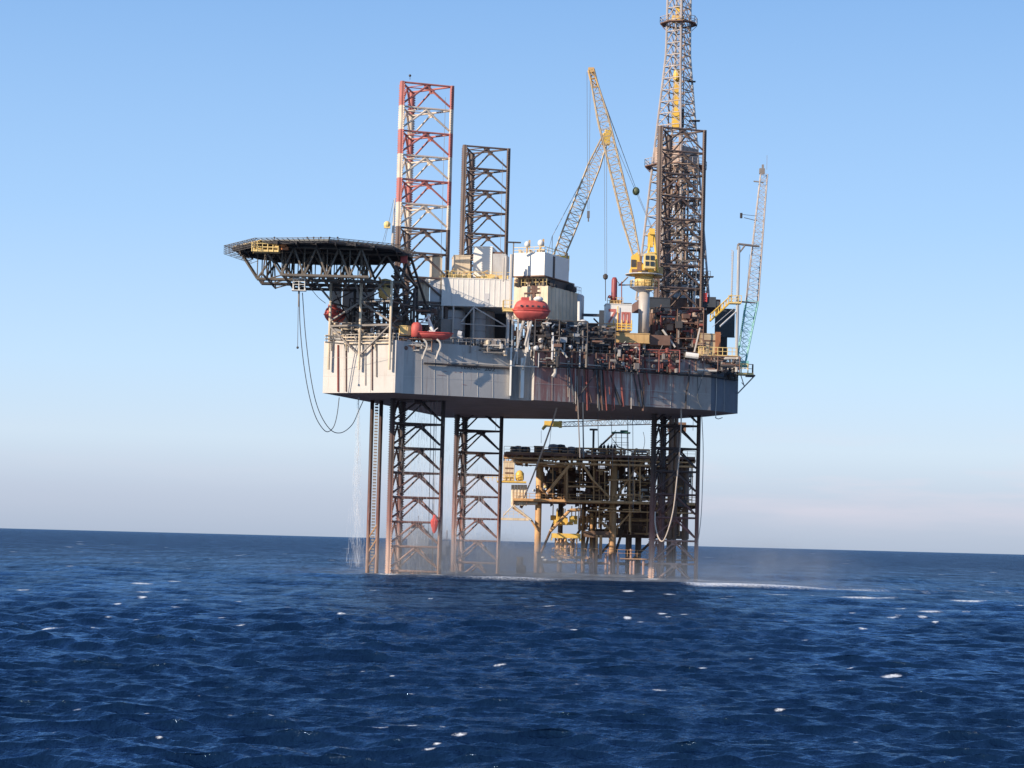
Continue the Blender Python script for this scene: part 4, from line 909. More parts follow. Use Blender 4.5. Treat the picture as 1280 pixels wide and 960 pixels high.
# white canisters
for (px, py, ln, lab) in ((709, 414, 1.6, 'pale rectangular tank among dark pipework below the quarters wall'),):
    t = boxthing('header_tank', lab, 'tank', 703, 715, 411, 417, 369.8, 1.2, GREYL, .1)
mb = MB(); mb.ball(P(684, 412, 368.2), .45, 8); o = mb.build('flood_lamp', WHITE); tag(o, 'round white flood lamp right of the large lifeboat', 'lamp')
t = thing('gas_flare_stack', 'short white vertical stack in front of the quarters right end', 'stack', P(724, 410, 370)); mb = MB(); mb.tube(P(723.5, 402, 370), P(723.8, 377, 370), .26, 8); mb.build('stack_pipe', WHITE, t); mb = MB(); mb.ball(P(729, 403, 370), .7, 8, .7); mb.build('white_hood', GREYL, t, True)
t = thing('goalpost_frame', 'dark L-shaped steel frame standing left of the white and red cabin', 'steel frame', P(753, 430, 375)); mb = MB()
mb.cbox(P(751.5, 415, 375), .8, .8, 7.2); mb.cbox(P(741, 394, 375), 3.6, .4, .45); mb.tube(P(742, 398, 375), P(749, 405, 375), .14, 5); mb.build('post', DARKB, t)

# ------------------------------------------------------------------ crane A (yellow, boom to the left)
CY = 379
t = thing('pedestal_crane', 'yellow pedestal crane with long lattice boom reaching up and left', 'crane', P(803, 418, CY))
mb = MB(); q = P(804, 420, CY); top = P(805.5, 364, CY); mb.tube(q, top, .92, 20); mb.build('pedestal', mat('pedestal grey', (.50, .46, .42), .5, var=.15, rust=.35, rustcol=(.25, .15, .1)), t, True)
mb = MB(); q = P(804.5, 364, CY); mb.lathe(q, [(.9, -.2), (2.3, .55), (2.35, .62)], 18); mb.lathe(q + Vector((0, 0, 2.7)), [(3.2, 0), (3.2, .12)], 14); mb.build('walkway', GREYL, t)
mb = MB(); mb.lathe(q + Vector((0, 0, .6)), [(1.55, 0), (1.55, 2.1)], 18); mb.build('slew_drum', YELP, t, True)
mb = MB(); ring = [q + Vector((math.cos(a_) * 2.3, math.sin(a_) * 2.3, .62)) for a_ in [i * math.pi / 6 for i in range(13)]]; mb.rail(ring, 1.1, .06, .5)
for i in range(7): mb.cbox(P(812, 350 + i * 2, CY - 1.6), 1.3, .2, .1)
mb.build('ladder_cage', YELP, t)
mb = MB(); m0 = P(790, 345, CY - 1.0); 
# machine house: wedge-shaped yellow side frames
zb = P(800, 345, CY).z; zt_ = P(800, 318, CY).z
def yb(px, py, Y): return P(px, py, Y)
for yy in (CY - 1.6, CY + 1.4):
    A_ = [yb(788, 343, yy), yb(789, 320, yy), yb(797, 315, yy), yb(803, 330, yy), yb(816, 338, yy), yb(816, 345, yy)]
    vs = A_ + [q_ + Vector((0, .3, 0)) for q_ in A_]; n_ = len(A_)
    mb.add(vs, [tuple(range(n_)), tuple(range(2 * n_ - 1, n_ - 1, -1))] + [(i, n_ + i, n_ + (i + 1) % n_, (i + 1) % n_) for i in range(n_)])
mb.cbox(P(802, 341, CY), 4.0, 3.0, 1.0); mb.build('machine_frame', YEL, t)
for (gx, gy, gw, gh) in ((792, 329, .8, 1.2), (799, 333, .7, 1.6), (793, 339, .9, .7), (806, 340, 1.0, .6), (801, 323, .4, .8)):
    mb = MB(); mb.cbox(P(gx, gy, CY - 1.66), gw, .12, gh, 0); mb.build('frame_opening', BROWN if gx % 2 else DARK, t)
mb = MB(); q = P(797, 334, CY); mb.lathe(q, [(1.0, -1.2), (1.0, 1.2)], 14, axis='x', yaw=1.57); mb.cbox(P(820, 341, CY + 1), 2.2, 2.4, 1.7); mb.build('winch', TAN, t)
mb = MB(); cab = P(811.5, 336, CY - 2.6); mb.cbox(cab + Vector((0, 0, 1.25)), 1.7, 1.8, 2.5, .1); co = mb.build('operator_cab', YELP, t)
for dx_, zz in ((-.4, 1.75), (.42, 1.75), (-.4, .75), (.42, .75)):
    mb = MB(); mb.cbox(cab + Vector((dx_, -.95, zz)), .62, .12, .7, .1); mb.build('window', GLASS, co)
mb = MB()
for yy in (CY - 1, CY + 1):
    mb.tube(yb(806, 338, yy), yb(816, 288, CY), .2, 6); mb.tube(yb(822, 340, yy), yb(817, 288, CY), .2, 6); mb.tube(yb(810, 316, yy), yb(820, 316, yy), .12, 6)
mb.cbox(yb(815, 290, CY), .9, 1.6, 1.0); mb.cbox(yb(813, 300, CY), .9, 1.0, 2.4); mb.build('gantry', YEL, t)
foot = yb(796, 321, CY); tip = yb(739.5, 90, CY - 3)
mb = MB(); mb.lattice(foot, tip, 1.1, .75, 26, .12, .055, (0, 1, 0), wm=1.85); mb.build('boom', BOOM, t)
d0 = (tip - foot).normalized(); mb = MB(); q = tip; mb.lattice(q - d0 * 2.6, q + d0 * .4, .95, .9, 2, .16, .1, (0, 1, 0)); mb.cbox(q + d0 * .3, 1.0, 1.0, .8); mb.build('boom_head', TAN, t)
mb = MB()
for dy in (-.6, .6):
    mb.tube(tip + Vector((.3, dy, 0)), yb(795, 236, CY + dy), .045, 4); mb.tube(yb(795, 236, CY + dy), yb(817, 289, CY + dy), .045, 4); mb.tube(yb(764, 168, CY + dy), yb(816, 289, CY + dy), .045, 4)
mb.build('pendant_line', ROPE, t)
mb = MB(); q = yb(795, 239, CY - .5); mb.ball(q, .62, 9, 1.15); mb.build('overhaul_ball', mat('dark green ball', (.10, .12, .06), .5), t, True)
mb = MB()
for dx_ in (-.28, .28): mb.tube(tip + Vector((dx_ - .5, 0, 0)), yb(735.5 + dx_ * 3, 262, CY - 3), .045, 4)
mb.cbox(yb(735.5, 268, CY - 3), .45, .35, 1.2); mb.tube(yb(735.5, 272, CY - 3), yb(735.5, 277, CY - 3), .12, 5); mb.build('hoist_line', ROPE, t)
# walkway arm to the left at slew level
mb = MB(); mb.tube(yb(785, 346, CY - 1), yb(775, 356, CY - 1), .13, 5); mb.tube(yb(791, 356, CY - 1), yb(773, 356.5, CY - 1), .12, 5); mb.tube(yb(775, 356, CY - 1), yb(769, 348, CY - 1), .06, 5); mb.build('hose_arm', STEEL, t)
# tan base beam
t, p, u, v, L, z0, z1 = boxthing('crane_base_beam', 'wide tan box beam under the yellow crane pedestal', 'box beam', 769, 812, 416.6, 428, 375.5, 6, TAN, .1); 
mb = MB(); mb.obox(p + Vector((-3.4, 1.2, 0)), (1, .1, 0), 3.4, (0, 1, 0), 4, z0 + .05, z1 - .05); mb.build('side_extension', DARK, t)
mb = MB(); mb.obox(p + u * (L) + Vector((0.003, 1, 0)), (1, .1, 0), 3.6, (0, 1, 0), 4, z0 - .1, z1 - .1); mb.build('side_extension', BROWN, t)
mb = MB()
for px in (775, 805): mb.tube(P(px, 428, 377), P(px, 452, 377), .25, 8)
mb.tube(P(790, 430, 375), P(800, 445, 375), .16, 6); mb.build('support_leg', PIPE, t)

# ------------------------------------------------------------------ crane B (lattice boom leaning right, behind the cabins)
BY = 392
t = thing('pedestal_crane', 'second crane behind the bridge cabin, its pale lattice boom leaning right', 'crane', P(697, 420, BY))
mb = MB(); mb.tube(P(696, 440, BY), P(698, 342, BY), 1.0, 16); mb.build('pedestal', GREYL, t, True)
mb = MB(); mb.cbox(P(697, 330, BY), 4.0, 3.5, 2.6); mb.build('machine_house', YEL, t)
foot = P(698, 322, BY); tip = P(758, 168, BY - 4)
mb = MB(); mb.lattice(foot, tip, 1.9, 1.0, 20, .13, .06, (0, 1, 0), wm=2.1); mb.build('boom', BOOM, t)
mb = MB(); mb.cbox(P(757.5, 174, BY - 4), 1.2, 1.3, 2.0, .2); mb.cbox(P(760, 167, BY - 4), 1.0, 1.0, 1.2, .2); mb.build('boom_head', YEL, t)
mb = MB()
for dy in (-.5, .5): mb.tube(tip + Vector((0, dy, 0)), P(690, 296, BY + dy), .045, 4); mb.tube(P(690, 296, BY + dy), P(684, 320, BY + dy), .05, 4)
for dx_ in (-1.6, 1.2): mb.tube(P(757 + dx_, 176, BY - 4), P(757.5 + dx_ * .8, 344, BY - 4), .045, 4)
mb.build('hoist_line', ROPE, t)
mb = MB(); q = P(756.8, 346.5, BY - 4); mb.lathe(q, [(.1, -.45), (.4, -.2), (.45, .3), (.15, .6)], 10, sx=1, sy=.5); mb.tube(q, P(757, 376, BY - 4), .07, 5); mb.build('hook_block', DARK, t)

# ------------------------------------------------------------------ white and red unit with red column
t, p, u, v, L, z0, z1 = boxthing('cement_unit', 'white cabin with red-painted panels and yellow railings on the crane base beam', 'cabin', 757, 790, 380, 413, 376.5, 3.5, WHITE, .05)
rp = [((.25, .82), (.95, .74)), ]
mb = MB()
def panel(mb, x0, y0, x1, y1, off=.07): mb.obox(p + u * (L * x0) - v * off, u, L * (x1 - x0), v, .05, lerp(z0, z1, y0), lerp(z0, z1, y1))
panel(mb, .10, .70, .38, .80); panel(mb, .60, .62, .95, .70); panel(mb, .60, .30, .66, .62); panel(mb, .74, .30, .80, .62); panel(mb, .88, .30, .95, .62); panel(mb, .45, .30, .50, .66); panel(mb, .60, .26, .95, .32); panel(mb, .08, .12, .70, .20)
q0, q1 = p + u * (L * .36) + Vector((0, -.06, (z1 - z0) * .72)), p + u * (L * .12) + Vector((0, -.06, (z1 - z0) * .3)); q0.z = lerp(z0, z1, .72); q1.z = lerp(z0, z1, .3); mb.tube(q0, q1, .22, 4)
for x_ in (.70, .84): panel(mb, x_, .34, x_ + .03, .66)
mb.build('red_panel', mat('faded red lettering', (.55, .17, .14), .6, var=.3), t)
mb = MB(); 
for y_ in (.05, .16, .25): mb.tube(p + u * .2 - v * .3 + Vector((0, 0, (z1 - z0) * y_ + z0 - p.z)), p + u * (L + .1) - v * .3 + Vector((0, 0, (z1 - z0) * y_ + z0 - p.z)), .09, 5)
for x_ in (.3, .45, .62, .8, 1.0): mb.tube(p + u * (L * x_) - v * .3 + Vector((0, 0, z0 - p.z)), p + u * (L * x_) - v * .3 + Vector((0, 0, (z0 - p.z) + (z1 - z0) * (.9 if x_ == .45 else .4))), .08, 5)
mb.build('railing', YEL, t)
mb = MB(); mb.cbox(p + u * 1.6 + Vector((0, 1, z1 - p.z + .35)), 2.0, 1.5, .7); mb.rail([p + Vector((.2, 0, z1 - p.z)), p + u * 2.8 + Vector((0, 0, z1 - p.z))], 1.0, .06, .5); mb.build('roof_box', TAN, t)
mb = MB(); mb.cbox(p + u * 3.5 + Vector((0, 1, z1 - p.z - .1)), 1.6, 1.5, .6); mb.build('dark_cover', DARK, t)
t = thing('red_column', 'tall dark red cylinder rising from the white and red cabin', 'cylinder', P(768, 376, 377)); mb = MB(); mb.lathe(P(767.5, 375, 377), [(.55, 0), (.5, .6), (.48, 3.4), (.3, 3.8)], 12); mb.build('body', mat('dark red paint', (.30, .06, .065), .5, var=.2), t, True)
mb = MB(); mb.tube(P(777, 378, 377), P(777, 352, 377), .09, 5); mb.ball(P(762, 371, 376.5), .3, 6); mb.build('vent_pipe', REDR, t)

# dark house right of the crane pedestal
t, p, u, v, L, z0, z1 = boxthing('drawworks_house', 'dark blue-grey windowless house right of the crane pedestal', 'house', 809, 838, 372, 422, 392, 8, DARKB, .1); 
clutter('white lamp and pipes on the dark house wall', 812, 828, 385, 416, 391, .8, 6, [DARK, DARKB, GREYL], 31, rmax=.1, bmax=.5)

# ------------------------------------------------------------------ derrick
DY = 413; DC = PX(841, DY, 50); yawd = math.radians(40)
t = thing('derrick', 'tall tapering drilling derrick rising out of the picture behind the right leg', 'derrick', (DC.x, DC.y, 50.5))
def halfd(z): return interp([(50, 6.9), (96.5, 2.25), (112, 2.15)], z)
def dcorner(i, z):
    a_ = -math.pi / 2 + yawd * 0 + math.radians(8) + i * math.pi / 2; r_ = halfd(z); return Vector((DC.x + math.cos(a_) * r_, DC.y + math.sin(a_) * r_, z))
zs = [50.5]; 
while zs[-1] < 112: zs.append(zs[-1] + max(2.2, halfd(zs[-1]) * .62))
for i in range(4):
    mb = MB()
    for z_, zz in zip(zs, zs[1:]): mb.tube(dcorner(i, z_), dcorner(i, zz), .2, 6)
    mb.build('leg', SILVER if i != 1 else GREY, t)
for i in range(4):
    mb = MB(); j = (i + 1) % 4
    for k, (z_, zz) in enumerate(zip(zs, zs[1:])):
        a0, b0, a1, b1 = dcorner(i, z_), dcorner(j, z_), dcorner(i, zz), dcorner(j, zz)
        mb.tube(a0, b0, .11, 5); m_ = (a1 + b1) / 2; mb.tube(a0, m_, .09, 5); mb.tube(b0, m_, .09, 5); mb.tube(a0.lerp(m_, .5), (a0 + b0) / 2, .05, 4); mb.tube(b0.lerp(m_, .5), (a0 + b0) / 2, .05, 4)
        mb.tube(a0.lerp(a1, .5), a0.lerp(m_, .5), .05, 4); mb.tube(b0.lerp(b1, .5), b0.lerp(m_, .5), .05, 4)
    mb.build('face_bracing', SILVER if i == 3 else DTAN, t)  # left front face is lighter: its sunlight is put into the colour
def ringplat(z, r_, name, m_, h=1.2):
    mb = MB(); R8 = [Vector((DC.x + math.cos(a_) * r_, DC.y + math.sin(a_) * r_, z)) for a_ in [math.radians(-82 + 45 * i) for i in range(9)]]
    R4 = [Vector((DC.x + math.cos(a_) * (r_ - 1), DC.y + math.sin(a_) * (r_ - 1), z)) for a_ in [math.radians(-82 + 45 * i) for i in range(9)]]
    for i in range(8): mb.hexa([R8[i], R8[i + 1], R4[i + 1], R4[i]], [q_ + Vector((0, 0, .18)) for q_ in (R8[i], R8[i + 1], R4[i + 1], R4[i])])
    for i in range(8): mb.tube(R4[i] + Vector((0, 0, -1.0)), R8[i], .07, 4)
    o = mb.build(name, m_, t); mb = MB(); mb.rail([q_ + Vector((0, 0, .18)) for q_ in R8], h, .06, 1.0); mb.build('railing', SILVER, o); return o
zc = P(848, 31, DY).z; ringplat(zc, 3.5, 'crown_platform', BROWN, 1.1)
zmk = P(842, 210, DY).z
ringplat(zmk, 5.8, 'monkey_board', BROWN, 1.2)
mb = MB(); q = P(868, 151, DY); mb.cbox(q, 2.0, 1.2, .15); mb.build('side_ledge', DARK, t); mb = MB(); q = P(864, 102, DY); mb.cbox(q, 1.6, 1.0, .12); mb.build('side_ledge', DARK, t)
mb = MB(); mb.cbox((DC.x - .2, DC.y, zc + 1.0), 2.2, 2.2, 1.0); mb.cbox((DC.x - .3, DC.y - 1, zc + 2.3), .7, .7, 1.3); mb.build('crown_block', YEL, t)
# travelling block and top drive
mb = MB(); q = P(844.5, 155, DY); x_ = q.x; zt1 = P(845, 88, DY).z; zt0 = q.z - 1
mb.lathe((x_, DC.y - .5, zt1 - 2.2), [(.2, 0), (.62, .3), (.7, 1.2), (.55, 2.0), (.2, 2.3)], 10); mb.cbox((x_, DC.y - .5, (zt0 + zt1) / 2 - 1), .8, .8, zt1 - zt0 - 2.5); mb.cbox((x_ - .1, DC.y - .6, zt0 + 1.6), 1.3, 1.0, 2.8); mb.build('top_drive', YEL, t)
mb = MB(); mb.cbox((x_ + 1.1, DC.y + .4, zt0 + 2.2), .9, 1, 3.4); mb.build('motor', DARK, t)
mb = MB()
for dx_ in (-.3, -.1, .1, .3): mb.tube((x_ + dx_, DC.y - .4, zt1), (x_ + dx_, DC.y - .3, 110), .04, 4)
mb.build('drill_line', ROPE, t)
mb = MB(); mb.tube((x_ + .8, DC.y, 51), (x_ + .8, DC.y, 108), .16, 6); mb.tube((x_ + 1.3, DC.y, 51), (x_ + 1.3, DC.y, 100), .1, 6); mb.tube((x_ - 1.5, DC.y + 1, 51), (x_ - 1.2, DC.y + 1, 95), .12, 6); mb.build('guide_rail', DTAN, t)
# racked drill pipe below monkey board
mb = MB(); r = random.Random(3)
for i in range(26):
    x0 = DC.x - 3.0 + r.random() * 6; y0 = DC.y - 2.6 + r.random() * 5; mb.tube((x0, y0, 51.5), (x0 * .9 + DC.x * .1, y0 * .9 + DC.y * .1, zmk + 1 + r.random() * 1.5), .085, 5)
mb.build('racked_pipe', BROWN, t)
mb = MB()
for i in range(70):
    z_ = 52 + r.random() * (zmk + 5 - 52); h_ = halfd(z_) * .62; p = Vector((DC.x + (r.random() * 2 - 1) * h_, DC.y + (r.random() * 2 - 1) * h_, z_))
    if r.random() < .6: mb.tube(p, p + Vector((r.random() * 3 - 1.5, r.random() - .5, r.random() * 3 - 1.5)), .06 + r.random() * .08, 5)
    else: mb.cbox(p, .3 + r.random() * 1.0, .5, .15 + r.random() * .8)
mb.build('stand_gear', DTAN, t)
mb = MB()
for i in range(4):
    z_ = zmk + .2; a0, b0 = dcorner(i, z_), dcorner((i + 1) % 4, z_); n0 = a0.lerp(b0, .06); n1 = a0.lerp(b0, .94); 
    if i in (3, 0, 1): mb.hexa([n0, n1, n1 + Vector((0, .08, 0)), n0 + Vector((0, .08, 0))], [q_ + Vector((0, 0, 3.4)) for q_ in (n0, n1, n1 + Vector((0, .08, 0)), n0 + Vector((0, .08, 0)))])
mb.build('wind_wall', mat('ribbed tan cladding', (.46, .34, .27), .7, var=.4, scale=1.2, rust=.6), t)
# drill floor and cantilever
t = thing('drill_floor', 'dark drill floor and cantilever beams under the derrick behind the right leg', 'drill floor', (DC.x, DC.y, HT))
mb = MB(); mb.cbox((DC.x + .5, DC.y, 49.6), 14, 14, 1.6, .1); mb.build('floor_deck', BROWN, t)
mb = MB()
for sx in (-5.5, 5.5):
    mb.cbox((DC.x + sx, DC.y - 4, HT + 3.2), 1.2, 34, 4.2, .12)
    for sy in (-5, 5): mb.tube((DC.x + sx, DC.y + sy, HT + 4), (DC.x + sx, DC.y + sy, 49), .45, 8)
    mb.tube((DC.x + sx, DC.y - 5, HT + 5), (DC.x + sx, DC.y + 5, 49), .2, 6); mb.tube((DC.x + sx, DC.y + 5, HT + 5), (DC.x + sx, DC.y - 5, 49), .2, 6)
mb.tube((DC.x - 5.5, DC.y - 5, HT + 5), (DC.x + 5.5, DC.y - 5, 49), .25, 6); mb.tube((DC.x + 5.5, DC.y - 5, HT + 5), (DC.x - 5.5, DC.y - 5, 49), .25, 6)
mb.build('cantilever_beam', DARK, t)
mb = MB(); mb.cbox((DC.x, DC.y - 7.1, 51.6), 4.5, .1, 2.4); mb.build('wind_wall', GREY, t)
clutter('jumble of tan and dark drilling gear on the drill floor around the leg', 820, 884, 340, 386, 405, 7, 40, [DARK, STEEL, DTAN, GREYL, DARK], 21)
clutter('grey and brown equipment in the lattice behind the right leg, middle height', 828, 878, 250, 345, 406, 5, 34, [STEEL, DTAN, DARK, GREYL], 22, bmax=.8)
clutter('rusty equipment inside the upper right leg lattice below the monkey board', 826, 872, 205, 262, 399, 4, 24, [DTAN, BROWN, DTAN, STEEL], 23, bmax=.7)
t = thing('red_pump', 'red and black winch beside the right leg at drill floor level', 'winch', P(882, 376, 397)); mb = MB(); mb.cbox(P(880.5, 372, 396.5), .9, 1, 1.6); mb.build('red_casing', RED, t); mb = MB(); mb.cbox(P(886, 378, 397), 2.4, 1.4, 1.8); mb.cbox(P(893, 380, 397), 1.6, 1.2, .9); mb.build('black_casing', DARKB, t)
t = thing('service_ledge', 'small dark ledge with hoop rail jutting right from the right leg', 'ledge', P(884, 346, 396)); mb = MB(); mb.cbox(P(885, 346, 396), 1.9, 1.4, .15); mb.tube(P(887.5, 346, 396), P(883, 358, 396), .09, 5); mb.build('ledge_plate', DARK, t); mb = MB(); mb.rail([P(882, 346, 395.4), P(888, 346, 395.4)], 1.0, .05, .4); mb.build('hoop_rail', DARK, t)

# ------------------------------------------------------------------ right end: tan unit, gangway, boom rest, turquoise crane
t, p, u, v, L, z0, z1 = boxthing('mud_unit', 'tan equipment cabin with round-cornered opening on the right hull end', 'cabin', 876, 901, 417, 446, 382, 4, mat('light tan paint', (.62, .48, .30), .55, var=.25, rust=.5, rustcol=(.3, .15, .08)), .15)
mb = MB(); panel_ = lambda x0, y0, x1, y1, off: mb.obox(p + u * (L * x0) - v * off, u, L * (x1 - x0), v, .04, lerp(z0, z1, y0), lerp(z0, z1, y1))
panel_(.06, .66, .98, .72, .06); panel_(.16, .24, .22, .64, .06); panel_(.42, .24, .48, .64, .06); mb.build('dark_gap', BROWN, t)
mb = MB(); mb.rail([p + Vector((-.5, -1.2, .3)), p + u * (L + 2.8) + Vector((0, -1.2, .3))], 1.3, .08, .8); mb.tube(p + Vector((-.5, -1.2, .2)), p + u * (L + 3) + Vector((0, -1.2, .2)), .16, 5); mb.build('railing', YELP, t)
mb = MB(); mb.obox(p + u * (L - .9) - v * .1, u, .9, v, .09, z0, z1 + .3); mb.build('rust_panel', mat('orange rust', (.42, .17, .08), .7), t)
t, p, u, v, L, z0, z1 = boxthing('screen_panel', 'dark square screen panel behind the tan unit at the right hull end', 'panel', 894, 919, 386, 421, 388, .6, DARKB, .1)
t = thing('gangway', 'yellow stairway slanting up to the right from the tan unit to the boom rest', 'stairway', P(888, 402, 383)); mb = MB(); A0, B0 = P(888, 401, 383), P(914, 377, 384.5)
for dy in (-.6, .6):
    for dz in (0, 1.1): mb.tube(A0 + Vector((0, dy, dz)), B0 + Vector((0, dy, dz)), .16 if dz == 0 else .1, 5)
    for i in range(9): q = A0.lerp(B0, i / 8) + Vector((0, dy, 0)); mb.tube(q, q + Vector((0, 0, 1.1)), .07, 4)
for i in range(16): mb.cbox(A0.lerp(B0, i / 15), .35, 1.1, .08)
mb.build('stair_flight', YEL, t)
mb = MB(); q = P(918, 379, 384.5); mb.cbox(q, 2.2, 2.0, .25); mb.rail([q + Vector((-1.1, -1, .1)), q + Vector((1.1, -1, .1))], 1.1, .08, .5); mb.build('landing', YELP, t)
t = thing('boom_rest', 'pale tall post with short arm holding the turquoise crane boom', 'boom rest', P(922, 452, 384)); mb = MB(); mb.tube(P(920.5, 456, 384), P(923.5, 308, 384), .27, 8); mb.tube(P(914.5, 374, 384), P(916.5, 314, 384), .10, 6); mb.build('post', GREY, t)
mb = MB(); mb.tube(P(923, 305, 384), P(949, 308, 385), .2, 6); mb.tube(P(925, 315, 384), P(931, 307, 384), .14, 6); mb.tube(P(923, 305, 384), P(922, 312, 384), .2, 6); mb.tube(P(924, 377, 384), P(944, 378.5, 385), .14, 6); mb.build('arm', STEEL, t)
mb = MB(); mb.tube(P(921, 389, 384), P(900, 408, 382), .15, 6); mb.tube(P(919, 384, 384), P(890, 409, 381), .05, 6); mb.build('stay', GREYL, t)
mb = MB()
for i in range(20): a_ = P(913.5, 374 - i * 3.2, 384); mb.tube(a_, a_ + Vector((.45, 0, 0)), .04, 4)
mb.tube(P(913.5, 374, 384), P(915, 312, 384), .05, 4); mb.build('ladder', PIPE, t)
t = thing('luffing_crane', 'slender crane boom, turquoise below and grey above, standing nearly upright at the right hull end', 'crane', P(929, 455, 386)); f0 = P(926.5, 452, 386); f1 = P(940, 377, 386); f2 = P(955, 218, 386)
m1 = MB(); m1.lattice(f0, f1, 1.5, 2.0, 8, .11, .06, (0, 1, 0)); m1.build('lower_boom', TURQ, t)
m1 = MB(); m1.lattice(f1 + Vector((0, 0, .05)), f2, 2.0, 1.15, 22, .09, .045, (0, 1, 0)); m1.build('upper_boom', SILVER, t)
m1 = MB(); m1.cbox(P(952.5, 214, 386), .9, .9, .9); m1.cbox(P(953.5, 209, 386), .35, .35, .9); m1.tube(P(958.5, 212, 386), P(958.8, 194, 386), .04, 4); m1.tube(P(942, 226.5, 386), P(955, 228, 386), .12, 5); m1.build('boom_head', STEEL, t)
m1 = MB(); m1.cbox(P(926.5, 269.5, 386), .35, .3, .9, .3); m1.tube(P(927, 268, 386), P(946, 270, 386), .05, 4); m1.tube(P(930, 272, 386), P(946, 276, 386), .07, 4); m1.build('side_arm', DARK, t)
m1 = MB(); m1.cbox(P(928, 455, 386), 2.0, 2.0, 1.0); m1.build('turntable', TURQ, t)
for dx_ in (0,): m1 = MB(); m1.tube(P(939, 318, 385.5), P(932, 380, 385.5), .03, 4); m1.tube(P(937, 318, 385.5), P(927, 452, 385.5), .03, 4); m1.build('hoist_line', ROPE, t)
t = thing('corner_platform', 'yellow railed platform sticking out at the right hull corner on two struts', 'platform', P(930, 470, 386)); mb = MB(); q0 = P(918, 468, 384.5); mb.obox(q0, (1, .05, 0), 3.3, (0, 1, 0), 2.6, q0.z, q0.z + .35); mb.rail([q0 + Vector((0, 0, .35)), q0 + Vector((2.3, .1, .35))], 1.5, .12, .9); mb.build('platform_deck', YELP, t)
mb = MB(); mb.rail([q0 + Vector((2.3, .1, .3)), q0 + Vector((3.2, .3, .3)), q0 + Vector((3.3, 2.6, .3))], 1.5, .08, .8); mb.cbox(q0 + Vector((2.8, 1.2, -.1)), 1.4, 2.0, .3); mb.build('dark_rail', DARK, t)
mb = MB(); mb.tube(P(944, 469, 386), P(922, 492, 386.3), .11, 6); mb.tube(P(926, 469, 386), P(930.5, 483, 386), .08, 6); mb.tube(P(927, 478, 386), P(931, 483, 386), .07, 5); mb.build('strut', GREY, t)
# chain down the dark right end
t = line_thing('chain', 'pale chain hanging down the shaded right end of the hull', 'chain', [(895, 466), (895.6, 490), (894.5, 515), (895, 522)], 380.3, 380.6, .07, PIPE, n=6)
line_thing('hose', 'short dark hose end curling below the right corner of the hull', 'hose', [(894, 522), (898, 523.6), (903, 522)], 380.5, 381, .07, HOSE)
for i in range(0): pass

# ------------------------------------------------------------------ raw water tower (left of the banded leg)
t = thing('raw_water_tower', 'slim twin-pipe tower with pale ladder between, left of the banded leg', 'water tower', PX(465, 376, -4))
q = PX(471, 376, 28)
for dx_, nm in ((-.75, 0), (.75, 1)):
    mb = MB(); mb.tube((q.x + dx_, q.y, -4), (q.x + dx_, q.y, HB + .5), .33, 10); mb.build('pipe', LEGG, t, True)
mb = MB(); z_ = 0
while z_ < HB: mb.cbox((q.x, q.y - .1, z_), .55, .25, .30); z_ += .5
mb.build('rack_ladder', STEEL, t)
mb = MB()
for i in range(3): mb.tube((q.x - .75, q.y - .2, 1 + i * 2.4), (q.x + .75, q.y - .2, 3.4 + i * 2.4), .12, 5)
mb.build('guide_brace', JTAN, t)

# ------------------------------------------------------------------ hoses, wires hanging from the hull
line_thing('hose', 'long cream hose falling from the hull rim and looping inside the right leg', 'hose', [(849.5, 447), (850.5, 480), (851.5, 520), (850, 560), (846, 600), (842, 635), (836, 660), (829, 676), (823, 672), (819, 655), (819, 640)], 375.7, 388, .115, WHOSE, sides=8)
line_thing('hose', 'thin pale hose running down beside the right chord of the right leg', 'hose', [(877, 516), (879, 560), (878, 610), (876, 650), (872, 680)], 393.5, 394, .07, PIPE)
line_thing('hose', 'long pale pipe slanting from the hull rim down left towards the platform', 'pipe', [(711, 452), (699, 497), (693, 520), (682, 552), (668, 590), (655, 622)], 365.6, 425, .15, WHOSE, n=6)
for i, (x0, y0, x1, y1, Y, r_, m_, lab) in enumerate([
    (721, 470, 725, 572, FY(721) - .4, .10, STEEL, 'thick dark cable under the hull, left of the platform T-post'),
    (728, 470, 729.5, 572, FY(728) - .35, .12, HOSE, 'thickest dark hose hanging down the hull side onto the platform'),
    (747, 500, 748, 560, 395, .06, ROPE, 'thin wire under the hull just right of the platform T-post'),
    (764, 520, 766, 585, 395, .05, ROPE, 'thin wire hanging over the platform stair head'),
    (784.5, 520, 786, 600, 398, .06, ROPE, 'thin wire hanging under the hull right of the platform stairs'),
    (791, 520, 791.5, 640, 398, .05, ROPE, 'faint wire hanging close left of the right leg'),
    (555.5, 520, 552, 700, 384, .05, ROPE, 'faint wire inside the banded leg, right side'),
    (539, 500, 535, 712, 376, .05, ROPE, 'wire hanging through the banded leg, left of the other wires'),
    (543, 500, 540, 712, 376, .06, ROPE, 'middle wire hanging through the banded leg'),
    (735, 456, 736, 512, FY(735) - .35, .09, REDR, 'rust-red drain pipe on the hull side below the black pipe rack'),
    (719, 458, 719.5, 505, FY(719) - .35, .06, PIPE, 'pale drain pipe on the hull side below the quarters'),
    (747, 455, 747, 510, FY(747) - .35, .07, STEEL, 'grey drain pipe on the hull side left of the crane base'),
    (767, 456, 768, 512, FY(767) - .35, .07, REDR, 'rusty drain pipe on the hull side below the white and red cabin'),
    (789, 452, 789, 511, FY(789) - .35, .08, PIPE, 'pale drain pipe on the hull side below the crane pedestal'),
    (872, 470, 872.5, 500, FY(872) - .35, .05, DARK, 'short dark pipe on the hull side near its right corner'),
    ]):
    mb = MB(); mb.tube(P(x0, y0, Y), P(x1, y1, Y), r_, 5); o = mb.build('hanging_line' if y1 > 512 else 'drain_pipe', m_); tag(o, lab, 'wire' if y1 > 512.5 else 'pipe')
hr = random.Random(12)
zones = {}
